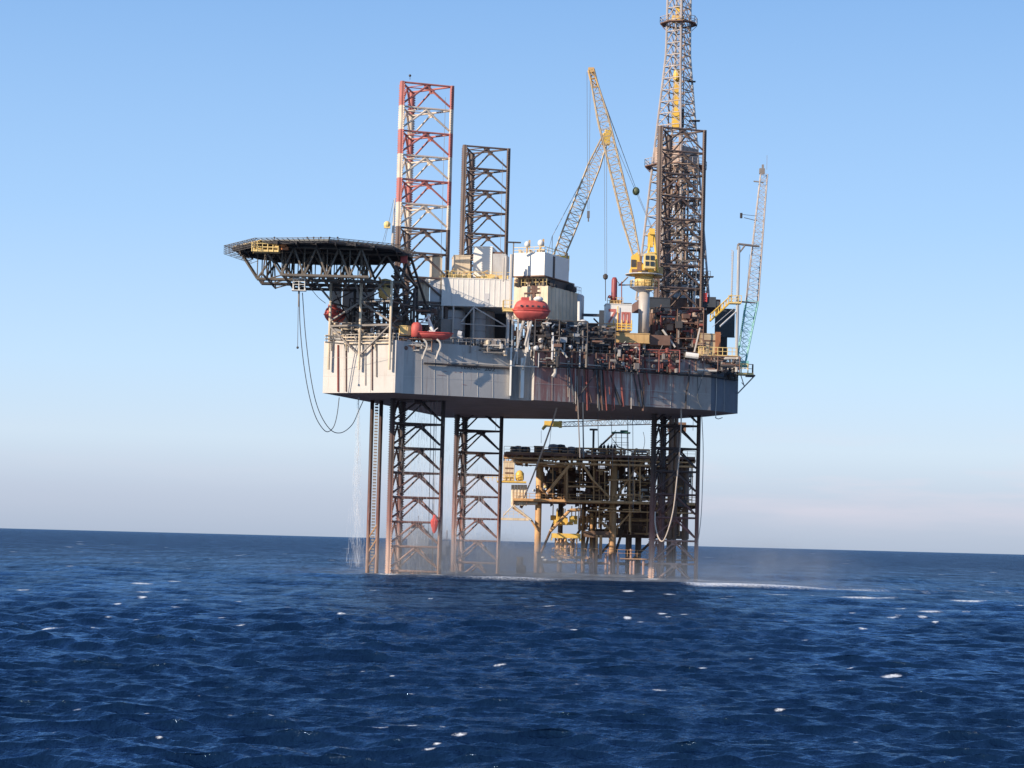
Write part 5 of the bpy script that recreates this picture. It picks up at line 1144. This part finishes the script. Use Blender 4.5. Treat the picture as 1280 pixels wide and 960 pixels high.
def hose_lab(x_):
    k_ = min(5, int((x_ - 706) / 18.4)); return ['below the white stack', 'below the dark goalpost frame', 'below the red column', 'below the left end of the tan beam', 'below the crane pedestal', 'right of the crane pedestal'][k_]
for i in range(16):
    x0_ = 706 + hr.random() * 110; Yh = FY(x0_) - .35; zk_ = min(5, int((x0_ - 706) / 18.4)); zc_ = zones.get(zk_, 0); zones[zk_] = zc_ + 1; m_ = [REDR, BROWN, HOSE, STEEL, DARK][zc_ % 5]; yb_ = 512 + hr.random() * 3 if i % 3 else 480 + hr.random() * 20
    mb = MB(); dx_ = hr.random() * 12 - 4; pts = [(x0_, 446 + hr.random() * 8), (x0_ + dx_ * .3, 462), (x0_ + dx_, yb_)]
    mb.path(curve_pts(pts, Yh, Yh, 5), .09 + hr.random() * .08, 5); o = mb.build('overboard_hose', m_); tag(o, ['dull red', 'rusty brown', 'dark rubber', 'grey', 'black', 'thin red', 'thin brown'][zc_ % 7] + ' hose down the hull side ' + hose_lab(x0_), 'hose', 'hoses draped down the stained hull side')
for i, (xa, ya, xb, yb_, r_, m_, lab) in enumerate(((757, 455, 776, 506, .24, DARK, 'thick dark shadow streak slanting down right below the left edge of the tan beam'), (751, 458, 757, 504, .2, DARK, 'dark shadow streak falling almost straight below the goalpost frame'), (775, 460, 779, 508, .2, REDR, 'dark red shadow streak below the middle of the tan crane beam'), (727, 452, 739, 503, .22, BROWN, 'brown shadow streak slanting down right below the black pipe rack'), (791, 464, 800, 508, .15, DARK, 'left one of two thin dark shadow streaks below the crane pedestal'), (797, 464, 805, 508, .16, DARK, 'right one of two thin dark shadow streaks below the crane pedestal'), (742, 470, 717, 505, .1, DARK, 'thin dark cable slanting down left across the hull side'))):
    mb = MB(); mb.path(curve_pts([(xa, ya - 8), (xa, ya), (lerp(xa, xb, .5), lerp(ya, yb_, .5)), (xb, yb_)], FY(xa) - .3, FY(xb) - .3, 4), r_, 6); o = mb.build('hose_shadow_streak', m_); tag(o, lab, 'hose')  # solid dark streaks added in place of slanted shadows on the hull side
# outrigger fender posts that cast slanted shadows on the hull side
for i, px in enumerate((722, 738, 752, 765, 786, 798, 852)):
    p = side_pt(px, HT - .35, .0); mb = MB(); mb.tube(p + Vector((0, 0, 0)), p + Vector((-1.0, -2.4, .2)), .16, 6); mb.tube(p + Vector((-1.0, -2.4, .2)), p + Vector((-1.0, -2.4, -.8)), .16, 6); o = mb.build('hose_saddle', BROWN, rig)
# funnel-like drips on the front
line_thing('hose', 'thin hose draped along the hull side left of the right corner', 'hose', [(880, 462), (876, 478), (872, 492), (873, 502), (877, 510)], 376.8, 377, .06, HOSE)
line_thing('hose', 'dark bundle of hose hanging on the stained hull side right of the cream hose', 'hose', [(862, 456), (861, 476), (858, 492), (857, 511)], 376.2, 376.2, .16, DARK)
# slanted cream pipes above deck right of crane
line_thing('slanted_pipe', 'pale slanted pipe leaning left among the drilling gear', 'pipe', [(828, 412), (844, 434)], 378, 378, .2, PIPE, n=2)
line_thing('slanted_pipe', 'pale slanted pipe leaning right in front of the tan unit', 'pipe', [(875, 410), (868, 440)], 379.5, 379.5, .15, PIPE, n=2)
o = MB(); o.tube(P(857, 443.5, 377), P(873, 445.5, 377), .5, 10); o = o.build('roll', WHITE); tag(o, 'white rolled bundle on the hull rim left of the tan unit', 'bundle')
# top lamp on legs
for key, px, py, Y, lab in (('A', 512.5, 93.5, 372, 'tiny lamp on top of the banded leg'),):
    mb = MB(); mb.ball(P(px, py + 1, Y), .22, 6); mb.tube(P(px, py + 1, Y), P(px, py + 6, Y), .06, 4); mb.build('beacon', DARK, legobj['A'])
# buoys beside leg A
t = thing('davit_post', 'pale tapering post with a yellow ball lamp behind the helideck, left of the banded leg', 'mast', P(489, 318, 364)); mb = MB(); mb.tube(P(490, 325, 364), P(493.5, 248, 366), .38, 8, .1); mb.build('post', PIPE, t, True)
mb = MB(); mb.ball(P(484, 280.5, 364), .55, 8); mb.cbox(P(484, 284, 364), 1.0, .6, .35); mb.build('lamp', YELP, t)
mb = MB(); mb.tube(P(492, 250, 365.5), P(481, 302, 364), .04, 4); mb.tube(P(483, 286, 364), P(478, 304, 364), .04, 4); mb.build('stay_wire', ROPE, t)

# ------------------------------------------------------------------ fixed production platform behind
PT = 22.6; PM = P(730, 626, 434).z; PL = 8.6
plat = thing('production_platform', 'rusty tan fixed platform on a tubular jacket standing behind and below the rig hull', 'platform', PX(740, 440, -5))
YF, YB = 433, 452
def U(px, Y, z): return PX(px, Y, z)
def leg(px, Y, r_, m_, zt=None, ppx=None):
    b_ = PX(px, Y, 0); mb = MB(); mb.tube((b_.x, b_.y, -6), (b_.x, b_.y, zt or PT), r_, 14); mb.build('jacket_leg', m_, plat, True); return b_
La = leg(671, YF, .62, JYEL if False else JTAN); Lb = leg(764.5, YF, .68, JTAN); Lc = leg(728, YF + 6, .42, JTAN, PM); Ld = leg(741, YB - 4, .6, JDARK); Le = leg(785, YB - 2, .62, JDARK); Lf = leg(797, YB, .62, JDARK); Lg = leg(855, YF + 1, .6, JDARK); Lh = leg(699, YB, .5, JDARK); Li = leg(738, YF + 2, .33, JTAN, PL + 3)
x0, x1 = U(630, YF, PT).x, U(868, YF, PT).x
def deckslab(z, xa, xb, ya, yb_, h, m_, name='deck'):
    mb = MB(); mb.cbox(((xa + xb) / 2, (ya + yb_) / 2, z - h / 2), xb - xa, yb_ - ya, h); 
    n = int((xb - xa) / 2.4)
    for i in range(n + 1): mb.cbox((xa + (xb - xa) * i / n, (ya + yb_) / 2, z - h - .25), .2, yb_ - ya, .5)
    return mb.build(name, m_, plat)
deckslab(PT + .2, x0, x1, YF - 2, YB + 2, .5, BROWN)
mb = MB()
for z_, r_ in ((PT - .9, .16), (PT - 1.7, .22)): mb.tube((x0, YF - 2, z_), (x1, YF - 2, z_), r_, 6)
mb.build('edge_beam', JTAN, plat)
xm0 = U(642, YF, PM).x; xm1 = U(870, YF, PM).x
deckslab(PM, xm0, xm1, YF - 2, YB + 1, .45, BROWN)
mb = MB(); mb.tube((xm0, YF - 2.1, PM - .2), (xm1, YF - 2.1, PM - .2), .3, 6); mb.tube((xm0 + 14, YF - 2.1, PM - 1.9), (xm1, YF - 2.1, PM - 1.9), .13, 6); mb.build('edge_beam', JTAN, plat)
mb = MB(); mb.rail([(xm0, YF - 2, PM), (xm1, YF - 2, PM)], 1.1, .06, 1.5); mb.rail([(x0, YF - 2, PT + .2), (x1, YF - 2, PT + .2)], 1.1, .05, 1.5); mb.build('railing', JTAN, plat)
deckslab(P(700, 668, YF).z + .2, U(690, YF, 9).x, U(726, YF, 9).x, YF - 1, YF + 6, .9, JYEL, 'valve_deck')
mb = MB()
for i in range(14):
    q = U(690 + rnd.random() * 34, YF - .5 + rnd.random() * 4, 9.5 + rnd.random() * 1.2); mb.cbox(q, .5 + rnd.random() * .9, .7, .5 + rnd.random() * .8)
    if i % 2: mb.tube(q, q + Vector((0, 0, 2.5)), .1, 6)
mb.build('valve_gear', JYEL, plat)
mb = MB(); mb.cbox(U(748, YF + 1, P(748, 668, YF).z), 5.6, 3, 1.2); mb.cbox(U(800, YB, P(800, 667, YF).z), 19, 6, 1.6); mb.build('under_beam', JDARK, plat)
mb = MB()
# big diagonal braces
for (ax, ay, bx, by, r_, Y) in ((684, 616, 713, 580, .33, YF - 1.8), (713, 580, 728, 580, .35, YF - 1.8), (728, 580, 741, 600, .26, YF - 1.8), (741, 600, 762, 622, .2, YF - 1.8), (688, 664, 712, 638, .33, YF - 1), (712, 638, 725, 637, .35, YF - 1), (770, 622, 792, 590, .2, YF - 1), (771, 660, 793, 636, .2, YF - 1), (762, 661, 748, 650, .26, YF - 1), (676, 610, 684, 620, .25, YF - 1), (641, 634, 664, 650, .25, YF - 1), (664, 650, 671, 662, .22, YF - 1), (793, 588, 812, 570, .25, YF - 1), (793, 588, 806, 600, .25, YF), (722, 595, 708, 626, 0, YF)):
    if r_: mb.tube(P(ax, ay, Y), P(bx, by, Y), r_, 8)
mb.build('diagonal_brace', JTAN, plat)
mb = MB()
for (ax, bx, y_, r_) in ((708, 752, 608, .18), (760, 800, 600, .16), (745, 760, 588, .16), (742, 770, 635, .14), (775, 800, 618, .13), (778, 800, 637, .13)):
    mb.tube(P(ax, y_, YF - 1.5), P(bx, y_ + .5, YF - 1.5), r_, 6)
for (x_, y0, y1, r_) in ((708.5, 584, 626, .24), (728, 580, 600, .1), (742, 575, 626, .1), (749, 575, 660, .08), (691, 584, 626, .12), (756, 590, 626, .09), (787, 578, 665, .16), (793, 600, 626, .12), (800, 580, 640, .16)):
    mb.tube(P(x_, y0, YF - 1.5), P(x_, y1, YF - 1.5), r_, 6)
mb.build('deck_post', JTAN, plat)
mb = MB(); zr = P(740, 700, 440).z
for (p, q) in ((Lb, Le), (Ld, Lf), (La, Lh), (Lh, Ld), (Le, Lg), (Lc, Ld)):
    mb.tube((p.x, p.y, 2.0), (q.x, q.y, 2.0), .28, 8); mb.tube((p.x, p.y, 2.0), (q.x, q.y, PM - 1), .25, 8)
mb.build('jacket_brace', JDARK, plat)
# boat landing with rails near the water
mb = MB(); zl_ = P(720, 697, 430).z; mb.cbox(U(712, 431, zl_), 7.0, 3, .5); mb.rail([U(690, 429.5, zl_ + .2), U(733, 429.5, zl_ + .2)], 1.5, .09, .9); mb.rail([U(735, 431, zl_ + .5), U(870, 431, zl_ + .2)], 1.3, .06, 1.8); mb.tube(U(775, 431, zl_), U(868, 431, zl_), .13, 6); mb.build('boat_landing', JTAN, plat)
mb = MB()
for (px, r_, zt, zb) in ((700, .15, 7.5, 2), (706, .3, 7.0, zl_), (713, .18, 7, zl_), (696, .35, 6.2, zl_ + 1.2), (720, .14, 7.5, -2), (745, .25, 7.5, -2), (750, .3, 7.5, 3)):
    q = U(px, 432.5, 0); mb.tube((q.x, q.y, zb), (q.x, q.y, zt), r_, 8)
mb.build('riser', JTAN, plat)
mb = MB()
for px in (757, 762, 766, 772, 788, 792, 804, 738, 741): q = U(px, 431.5, 0); mb.tube((q.x, q.y, -1), (q.x, q.y, 3.0 + (px % 3)), .24, 7)
for px in (737.5,): mb.ball(U(px, 430.8, P(737, 701, 431).z), .62, 8)
mb.build('fender_pile', mat('pale pile', (.42, .27, .23), .7, var=.3), plat)
mb = MB()
for (px, py) in ((700, 702), (707, 701), (718, 702), (679, 697), (682, 700)): mb.ball(P(px, py, 429.5), .42, 7, .6)
mb.build('landing_fender', GREYL, plat)
for (xa, xb, ya, yb_, Y_) in ((702, 720, 584, 624, YF + 9), (732, 760, 590, 624, YF + 10), (770, 782, 583, 600, YF + 8), (790, 812, 604, 624, YF + 10), (822, 862, 580, 620, YF + 9), (775, 850, 632, 664, YF + 13)):
    A_, B_ = P(xa, yb_, Y_), P(xb, ya, Y_); mb = MB(); mb.cbox(((A_.x + B_.x) / 2, Y_ + 1, (A_.z + B_.z) / 2), B_.x - A_.x, 2.5, B_.z - A_.z); mb.build('equipment_room', JDARK, plat)
# dense equipment between decks
plc = [('dark process pipework between platform decks, left of centre', 678, 706, 583, 624, YF + 1, 8, 34, [JTAN, BROWN, JDARK, BROWN], 41),
       ('dark process pipework between platform decks around the thin posts', 706, 762, 582, 624, YF + 2, 10, 36, [JTAN, BROWN, JDARK, STEEL, BROWN], 42),
       ('process pipework between platform decks right of the tan column', 768, 815, 582, 624, YF + 3, 10, 34, [JTAN, BROWN, JDARK, PIPE], 43),
       ('process pipework between platform decks seen through the right leg', 815, 866, 575, 640, YF + 3, 10, 34, [JTAN, BROWN, JDARK, STEEL], 44),
       ('dark piping hung below the platform main deck, middle', 725, 765, 630, 662, YF + 4, 10, 28, [JTAN, JDARK, BROWN], 45),
       ('dark piping hung below the platform main deck, right', 768, 850, 630, 668, YF + 5, 12, 34, [JTAN, JDARK, BROWN, JDARK], 46),
       ('yellow and brown valve cluster low on the platform near the landing', 694, 718, 668, 694, YF, 3, 14, [JTAN, JYEL, BROWN], 47)]
plc.append(('low pipes and rails along the front of the platform top deck, middle', 722, 812, 562, 582, YF - 1.5, 4, 22, [JTAN, BROWN, JDARK, STEEL], 51)); plc.append(('low pipes and rails along the front of the platform top deck, left end', 632, 716, 567, 582, YF - 1.5, 3, 16, [JTAN, BROWN, JDARK, CREAM], 52))
for a_ in plc: clutter(*a_)
t, p, u, v, L, z0, z1 = boxthing('switch_room', 'dark square room between the platform decks behind the slanting brace', 'room', 684, 695, 588, 614, YF + 2, 4, DARK, 0)
mb = MB(); mb.ball(P(681.5, 608.5, YF - 2.2), .33, 7); o = mb.build('round_lamp', YELP); tag(o, 'round pale yellow lamp below the platform top deck', 'lamp')
mb = MB(); mb.ball(P(667.5, 613, YF - 2.2), .28, 7); o = mb.build('round_lamp', WHITE); tag(o, 'small white lamp left of the yellow lamp on the platform', 'lamp')
# left cream cabin hung on platform
t, p, u, v, L, z0, z1 = boxthing('platform_cabin', 'cream panelled cabin at the left end of the platform deck', 'cabin', 629, 643, 577, 601, YF - 2.2, 4, CREAM, 0, True)
mb = MB(); mb.obox(p + Vector((-1.2, -.8, 0)), (1, 0, 0), 5.6, (0, 1, 0), 4.5, z0 - .3, z0 - .003); mb.rail([p + Vector((-4.5, -.8, .003)), p + Vector((3.6, -.8, .003))], 1.1, .07, .8); mb.build('balcony', JYEL, t)
for i in range(3): mb = MB(); mb.obox(p + u * .3 - v * .1 + Vector((0, 0, .5)), u, 1.5, v, .04, z0 + .5 + i * .9, z0 + .75 + i * .9); mb.build('louvre', BROWN, t)
t = thing('yellow_tank', 'small yellow rounded tank beside the cream platform cabin', 'tank', P(649, 601, YF - 2)); mb = MB(); mb.lathe(P(649.5, 601, YF - 1.6), [(.6, 0), (.8, .3), (.8, 1.4), (.4, 1.9), (.1, 2.0)], 12); mb.build('shell', JYEL, t, True)
t = thing('gangway', 'pale walkway platform with mesh jutting left below the cream platform cabin', 'walkway', P(640, 648, YF)); mb = MB(); q0 = P(626, 649, YF - 1.5); q1 = P(661, 647, YF - 1.5); mb.obox(q0, (1, 0, 0), q1.x - q0.x, (0, 1, 0), 3, q0.z - .15, q0.z + .3); mb.build('walkway_deck', CREAM, t)
mb = MB(); mb.rail([q0 + Vector((.5, 0, .3)), q1 + Vector((-1, 0, .3))], 1.1, .05, .9); mb.tube(P(641, 632, YF - 1.5), P(664, 650, YF - 1.5), .2, 6); mb.tube(P(640, 633, YF - 1.5), P(629, 645, YF - 1.5), .1, 6); mb.build('railing', CREAM, t)
t = thing('pipe_cluster', 'bundle of cream vertical pipes under the cream platform cabin', 'pipes', P(650, 630, YF)); mb = MB()
for px in (641, 645, 649, 653, 657): mb.tube(P(px, 606, YF - 1), P(px - .5, 632, YF - 1), .2 + (px % 2) * .1, 7)
mb.tube(P(639, 629, YF - 1), P(672, 629, YF - 1), .35, 6); mb.build('riser_bundle', CREAM, t)
mb = MB(); mb.tube(P(655, 627, YF - .5), P(651, 635, YF - .5), .3, 6); mb.build('elbow', BROWN, t)
# tyres, drums and bundles on the top deck
labs = ['black rounded bundle at the far left of the platform top deck', 'grey-topped dark drum second from the left on the platform deck', 'dark drum left of the tall crate on the platform deck', 'low black bundle right of the tall crate on the platform', 'larger black round tank on the platform deck right of the bundle', 'black round tank immediately right of the larger one on the platform', 'small dark drum right of the two round tanks on the platform', 'dark squat cylinder near the thick hanging hose on the platform', 'last dark cylinder in the row beside the hanging hose']
for i, (px, w_, h_) in enumerate(((641, .55, 1.2), (647.5, .7, 1.4), (657, .9, 1.3), (684, .8, .9), (691.5, 1.0, 1.9), (700.5, 1.0, 1.9), (707, .6, 1.3), (714, .8, 1.5), (720, .75, 1.4))):
    q = U(px, YF + .5 + (i % 3) * .6, PT + .2); t = thing('deck_drum', labs[i], 'drum', q, 'dark drums and bundles on the platform top deck')
    mb = MB(); mb.lathe(q, [(w_ * .9, 0), (w_, .15), (w_, h_ * .75), (w_ * .8, h_ * .95), (.15, h_)], 12); mb.build('body', BLACK if i % 3 != 1 else mat('dark grey drum', (.12, .12, .13), .5), t, True)
    mb = MB(); mb.lathe(q + Vector((0, 0, h_ * .4)), [(w_ + .04, 0), (w_ + .04, .12)], 12); mb.build('hoop', GREY, t)
t = boxthing('crate', 'tall dark crate standing highest among the drums on the platform deck', 'crate', 667.5, 679, 557.5, 570, YF, 2, DARK, 0)[0]
for i, px in enumerate((751, 755, 760, 764, 768)):
    q = U(px, YF + 1, PT + .2); t = thing('upright_cylinder', ('leftmost', 'second from left', 'middle', 'second from right', 'rightmost')[i] + ' black gas cylinder in the row beneath the platform stair', 'cylinder', q, 'row of black cylinders beneath the platform stair')
    mb = MB(); mb.lathe(q, [(.26, 0), (.28, .1), (.28, 1.7), (.1, 2.0)], 8); mb.build('bottle', BLACK, t)
    mb = MB(); mb.tube(q + Vector((0, 0, 2.0)), q + Vector((0, 0, 2.25)), .06, 5); mb.build('valve', STEEL, t)
# T post
t = thing('lamp_post', 'dark T-topped post standing on the platform deck under the hull', 'post', U(742, YF, PT)); mb = MB(); mb.tube(U(741.5, YF, PT), P(742, 537, YF), .22, 8); mb.build('pole', DARK, t); mb = MB(); mb.cbox(P(742, 537, YF), 1.5, .8, .35); mb.build('head', DARK, t)
# platform crane
t = thing('platform_crane', 'low horizontal crane boom with bright yellow tip just under the hull', 'crane', U(845, YF + 8, PT)); mb = MB()
A0, B0 = P(701, 530.5, YF + 2), P(822, 526, YF + 6)
mb.lattice(A0, B0, .85, 1.3, 22, .07, .04, (0, 1, 0)); mb.build('boom', STEEL, t)
mb = MB(); q = P(690, 530, YF + 2); mb.cbox(q, 3.0, 1.0, 1.1, 0); mb.tube(q + Vector((-1, 0, 0)), P(678, 537, YF + 2), .4, 7, .25); mb.cbox(P(700.5, 530.5, YF + 2), .6, 1.2, 1.3); mb.build('boom_head', JYEL, t)
mb = MB(); mb.tube(P(676.5, 538, YF + 2), P(676.5, 554, YF + 2), .05, 4); mb.tube(P(689, 535, YF + 2), P(686, 565, YF + 2), .05, 4); mb.build('hoist_line', ROPE, t)
mb = MB(); q = U(845, YF + 8, PT); mb.tube(q, q + Vector((0, 0, 5.5)), .8, 12); mb.cbox(q + Vector((0, 0, 6.3)), 3.5, 2.5, 1.8); mb.build('pedestal', JDARK, t)
# stair and green canopy
t = thing('stair_tower', 'open steel stair with dark green canopy on the platform under the hull', 'stair', U(765, YF + 3, PT)); mb = MB()
for dy in (0, 1.2):
    mb.tube(P(746, 562, YF + 3 + dy), P(768, 541.5, YF + 3 + dy), .16, 6); mb.tube(P(749, 558, YF + 3 + dy), P(770, 538, YF + 3 + dy), .07, 5)
for i in range(14): q = P(746 + i * 1.6, 562 - i * 1.5, YF + 3.6); mb.cbox(q, .4, 1.2, .07)
mb.build('flight', DARK, t)
mb = MB(); mb.cbox(P(776, 541, YF + 3), 3.6, 2.4, .25); mb.cbox(P(780, 540, YF + 3), 1.4, 2.0, .6); mb.build('canopy', mat('dark green', (.03, .12, .09), .5), t)
mb = MB()
for px in (770, 777, 784): mb.tube(P(px, 541, YF + 3), P(px, 571, YF + 3), .07, 5)
for y_ in (547, 553, 556): mb.tube(P(766, y_, YF + 3), P(786, y_ + .3, YF + 3), .05, 4)
mb.tube(P(771, 558, YF + 3), P(795, 566, YF + 3), .12, 5); mb.tube(P(763, 545, YF + 3), P(774, 560, YF + 3), .07, 5); mb.build('frame', STEEL, t)
t = line_thing('whip_antenna', 'forked thin mast on the platform deck left of the right leg', 'antenna', [(803, 566), (806, 552), (804, 540)], YF + 4, YF + 4, .05, ROPE, n=3)
# gear hanging in the right leg below
t, p, u, v, L, z0, z1 = boxthing('hung_winch', 'small dark winch box hanging inside the right leg below the hull', 'winch', 847, 858, 625, 633, 397, 2, DARK, 0)
mb = MB(); mb.tube(p + Vector((1.2, .5, 1)), p + Vector((1.2, .5, 4.4)), .1, 5); mb.tube(p + Vector((.3, .5, 1)), p + Vector((.3, .5, 2.0)), .1, 5); mb.build('hanger', DARK, t)
# conductors beneath the derrick
t = thing('conductor_pipe', 'thick red-brown conductor pipes running down inside the right leg', 'conductor', PX(838, 414, -4)); 
for px, r_ in ((837, .5), (843, .38), (829, .25)):
    q = PX(px, 416, 10); mb = MB(); mb.tube((q.x, q.y, -5), (q.x, q.y, 40), r_, 12); mb.build('pipe', REDR if r_ > .6 else JDARK, t, True)

# ------------------------------------------------------------------ small things in the water and far away
t = thing('mooring_dolphin', 'dark weed-covered stump in the water left of the platform', 'pile', PX(649, 420, -3)); mb = MB(); q = PX(649.5, 420, 0); mb.tube((q.x, q.y, -3), (q.x, q.y, 2.8), .75, 10, .6); mb.tube((q.x + .5, q.y, -3), (q.x + .5, q.y, 1.5), .7, 8); mb.build('stump', DARK, t); mb = MB(); mb.cbox((q.x, q.y, 2.9), 1.3, 1.3, .25); mb.build('cap', JDARK, t)
t = thing('mooring_dolphin', 'dark conical pile base in the water beside the tan left platform leg', 'pile', PX(677, 431, -3)); mb = MB(); q = PX(678, 431.5, 0); mb.tube((q.x, q.y, -3), (q.x - .8, q.y, 4), 1.2, 10, .3); mb.build('stump', JDARK, t); mb = MB(); mb.cbox((q.x - .8, q.y, 3.9), .9, .9, .25); mb.build('cap', JDARK, t)
# supply vessel far behind
VY = 900
vs_ = thing('supply_vessel', 'pale distant supply ship seen through the banded leg', 'ship', PX(528, VY, 0)); GH = mat('ship pale paint', (.30, .34, .40), .6, var=.1); GD = mat('ship dark paint', (.14, .16, .22), .6, var=.15)
q = PX(506, VY, 0); sc = VY / FPX
mb = MB(); x_ = q.x; Lh_ = 60 * sc
hullp = [(x_, VY - 4), (x_ + Lh_ * .86, VY - 4), (x_ + Lh_, VY), (x_ + Lh_ * .86, VY + 4), (x_, VY + 4)]; mb.prism(hullp, -1, 3.2); mb.build('hull', GD, vs_)
mb = MB(); mb.cbox((x_ + 5.2, VY, 6.2), 8.2, 7, 6.0); mb.cbox((x_ + 4.6, VY, 10.3), 5.5, 6, 2.2); mb.build('superstructure', GH, vs_)
mb = MB(); mb.cbox((x_ + 4.6, VY - 3.1, 10.6), 5.0, .1, .9); mb.build('window', GLASS, vs_)
mb = MB(); mb.tube((x_ + 5, VY, 11), (x_ + 5, VY, 15), .2, 5); mb.tube((x_ + 16.4, VY, 3), (x_ + 16.4, VY, 9.5), .35, 5); mb.cbox((x_ + 16.4, VY, 6.0), 2.4, 2, .5); mb.cbox((x_ + 16, VY, 4.2), 3, 4, 2.2); mb.build('mast', GD, vs_)

# ------------------------------------------------------------------ falling water and spray
def volmat(name, col, dens, scale, thr, sc=(1, 1, 1), zf=None, box=None):
    m = bpy.data.materials.new(name); m.use_nodes = True; t = m.node_tree; t.nodes.clear(); o = N(t, 'ShaderNodeOutputMaterial'); pv = N(t, 'ShaderNodeVolumePrincipled'); pv.inputs['Color'].default_value = (*col, 1); pv.inputs['Anisotropy'].default_value = .3
    tcn = N(t, 'ShaderNodeTexCoord'); g = N(t, 'ShaderNodeMapping'); g.inputs['Scale'].default_value = sc; t.links.new(tcn.outputs['Object'], g.inputs[0])
    n = N(t, 'ShaderNodeTexNoise'); n.inputs['Scale'].default_value = scale; n.inputs['Detail'].default_value = 4; t.links.new(g.outputs[0], n.inputs['Vector'])
    mr = N(t, 'ShaderNodeMapRange'); mr.inputs[1].default_value = thr; mr.inputs[2].default_value = thr + .3; t.links.new(n.outputs[0], mr.inputs[0])
    # soft falloff with the ellipsoid radius in object space
    ln = N(t, 'ShaderNodeVectorMath', operation='LENGTH'); dv = N(t, 'ShaderNodeVectorMath', operation='DIVIDE'); dv.inputs[1].default_value = box; t.links.new(tcn.outputs['Object'], dv.inputs[0]); t.links.new(dv.outputs[0], ln.inputs[0])
    fo = N(t, 'ShaderNodeMapRange'); fo.interpolation_type = 'SMOOTHSTEP'; fo.inputs[1].default_value = 1.0; fo.inputs[2].default_value = .25; t.links.new(ln.outputs['Value'], fo.inputs[0])
    m1_ = N(t, 'ShaderNodeMath', operation='MULTIPLY'); t.links.new(mr.outputs[0], m1_.inputs[0]); t.links.new(fo.outputs[0], m1_.inputs[1])
    m2_ = N(t, 'ShaderNodeMath', operation='MULTIPLY'); t.links.new(m1_.outputs[0], m2_.inputs[0]); m2_.inputs[1].default_value = dens; t.links.new(m2_.outputs[0], pv.inputs['Density']); t.links.new(pv.outputs[0], o.inputs['Volume'])
    return m
def spray(name, cen, rad, dens, scale, thr, sc=(1, 1, 1)):
    mb = MB(); n = 20; k = 12; vs = []
    prof = [(math.sin(math.pi * i / k) + 1e-4, -math.cos(math.pi * i / k)) for i in range(k + 1)]
    mb.lathe((0, 0, 0), prof, n); me_v = [(x * rad[0], y * rad[1], z * rad[2]) for x, y, z in mb.v]
    me = bpy.data.meshes.new(name); me.from_pydata(me_v, [], mb.f); ob = bpy.data.objects.new(name, me); scn.collection.objects.link(ob); ob.location = cen; ob['kind'] = 'stuff'
    me.materials.append(volmat(name + ' volume', (.92, .93, .95), dens, scale, thr, sc, box=rad)); return ob
def tagst(o, l, c): o['label'] = l; o['category'] = c
s = spray('spray', (X(525, 370, 4), 372, 3.0), (10, 12, 9), .095, .18, .30); tagst(s, 'white spray drifting round the foot of the banded leg', 'spray')
s = spray('spray', (X(600, 380, 2), 380, 1.5), (27, 22, 7), .07, .12, .30); tagst(s, 'low grey mist over the water between the left legs', 'spray')
s = spray('spray', (X(760, 385, 1), 385, .5), (34, 24, 4.5), .018, .12, .30); tagst(s, 'thin mist over the water in front of the platform foot', 'spray')
s = spray('spray', (X(945, 370, 2), 372, 1.5), (24, 20, 8), .028, .15, .35); tagst(s, 'faint mist drifting right of the right leg', 'spray')
WAT = bpy.data.materials.new('falling water'); WAT.use_nodes = True; _b = WAT.node_tree.nodes['Principled BSDF']; _b.inputs['Base Color'].default_value = (.86, .88, .9, 1); _b.inputs['Roughness'].default_value = .35; _b.inputs['Alpha'].default_value = .28
def falling(name, label, cx, cy, zt, zb, w0, w1, n, seed, r0=.02, r1=.05, drift=0.0):
    r = random.Random(seed); mb = MB()
    for i in range(n):
        t_ = r.random() ** .8; z = lerp(zt, zb, t_); w_ = lerp(w0, w1, t_); p = Vector((cx + r.gauss(0, .5) * w_ + drift * t_, cy + r.gauss(0, .5) * w_, z)); ln = .4 + r.random() * 1.8
        mb.tube(p, p + Vector((-drift * .03, 0, ln)), r0 + r.random() * (r1 - r0), 3, .008)
    o = mb.build(name, WAT); return tag(o, label, 'falling water', kind='stuff')
falling('falling_water', 'thin white stream of water falling from the hull left of the water tower', X(446, 368, 20), 368, HB, 1, .10, 1.3, 700, 1, .01, .026, .5)
falling('falling_water', 'faint curtain of falling drops around the banded leg', X(520, 372, 20), 372, HB, 0, 3.5, 7, 1300, 2, .01, .022, 1.5)
falling('falling_water', 'fine drops falling between the two left legs down to the sea', X(585, 395, 20), 392, 18, 0, 4, 9, 900, 3, .01, .022, 1.5)
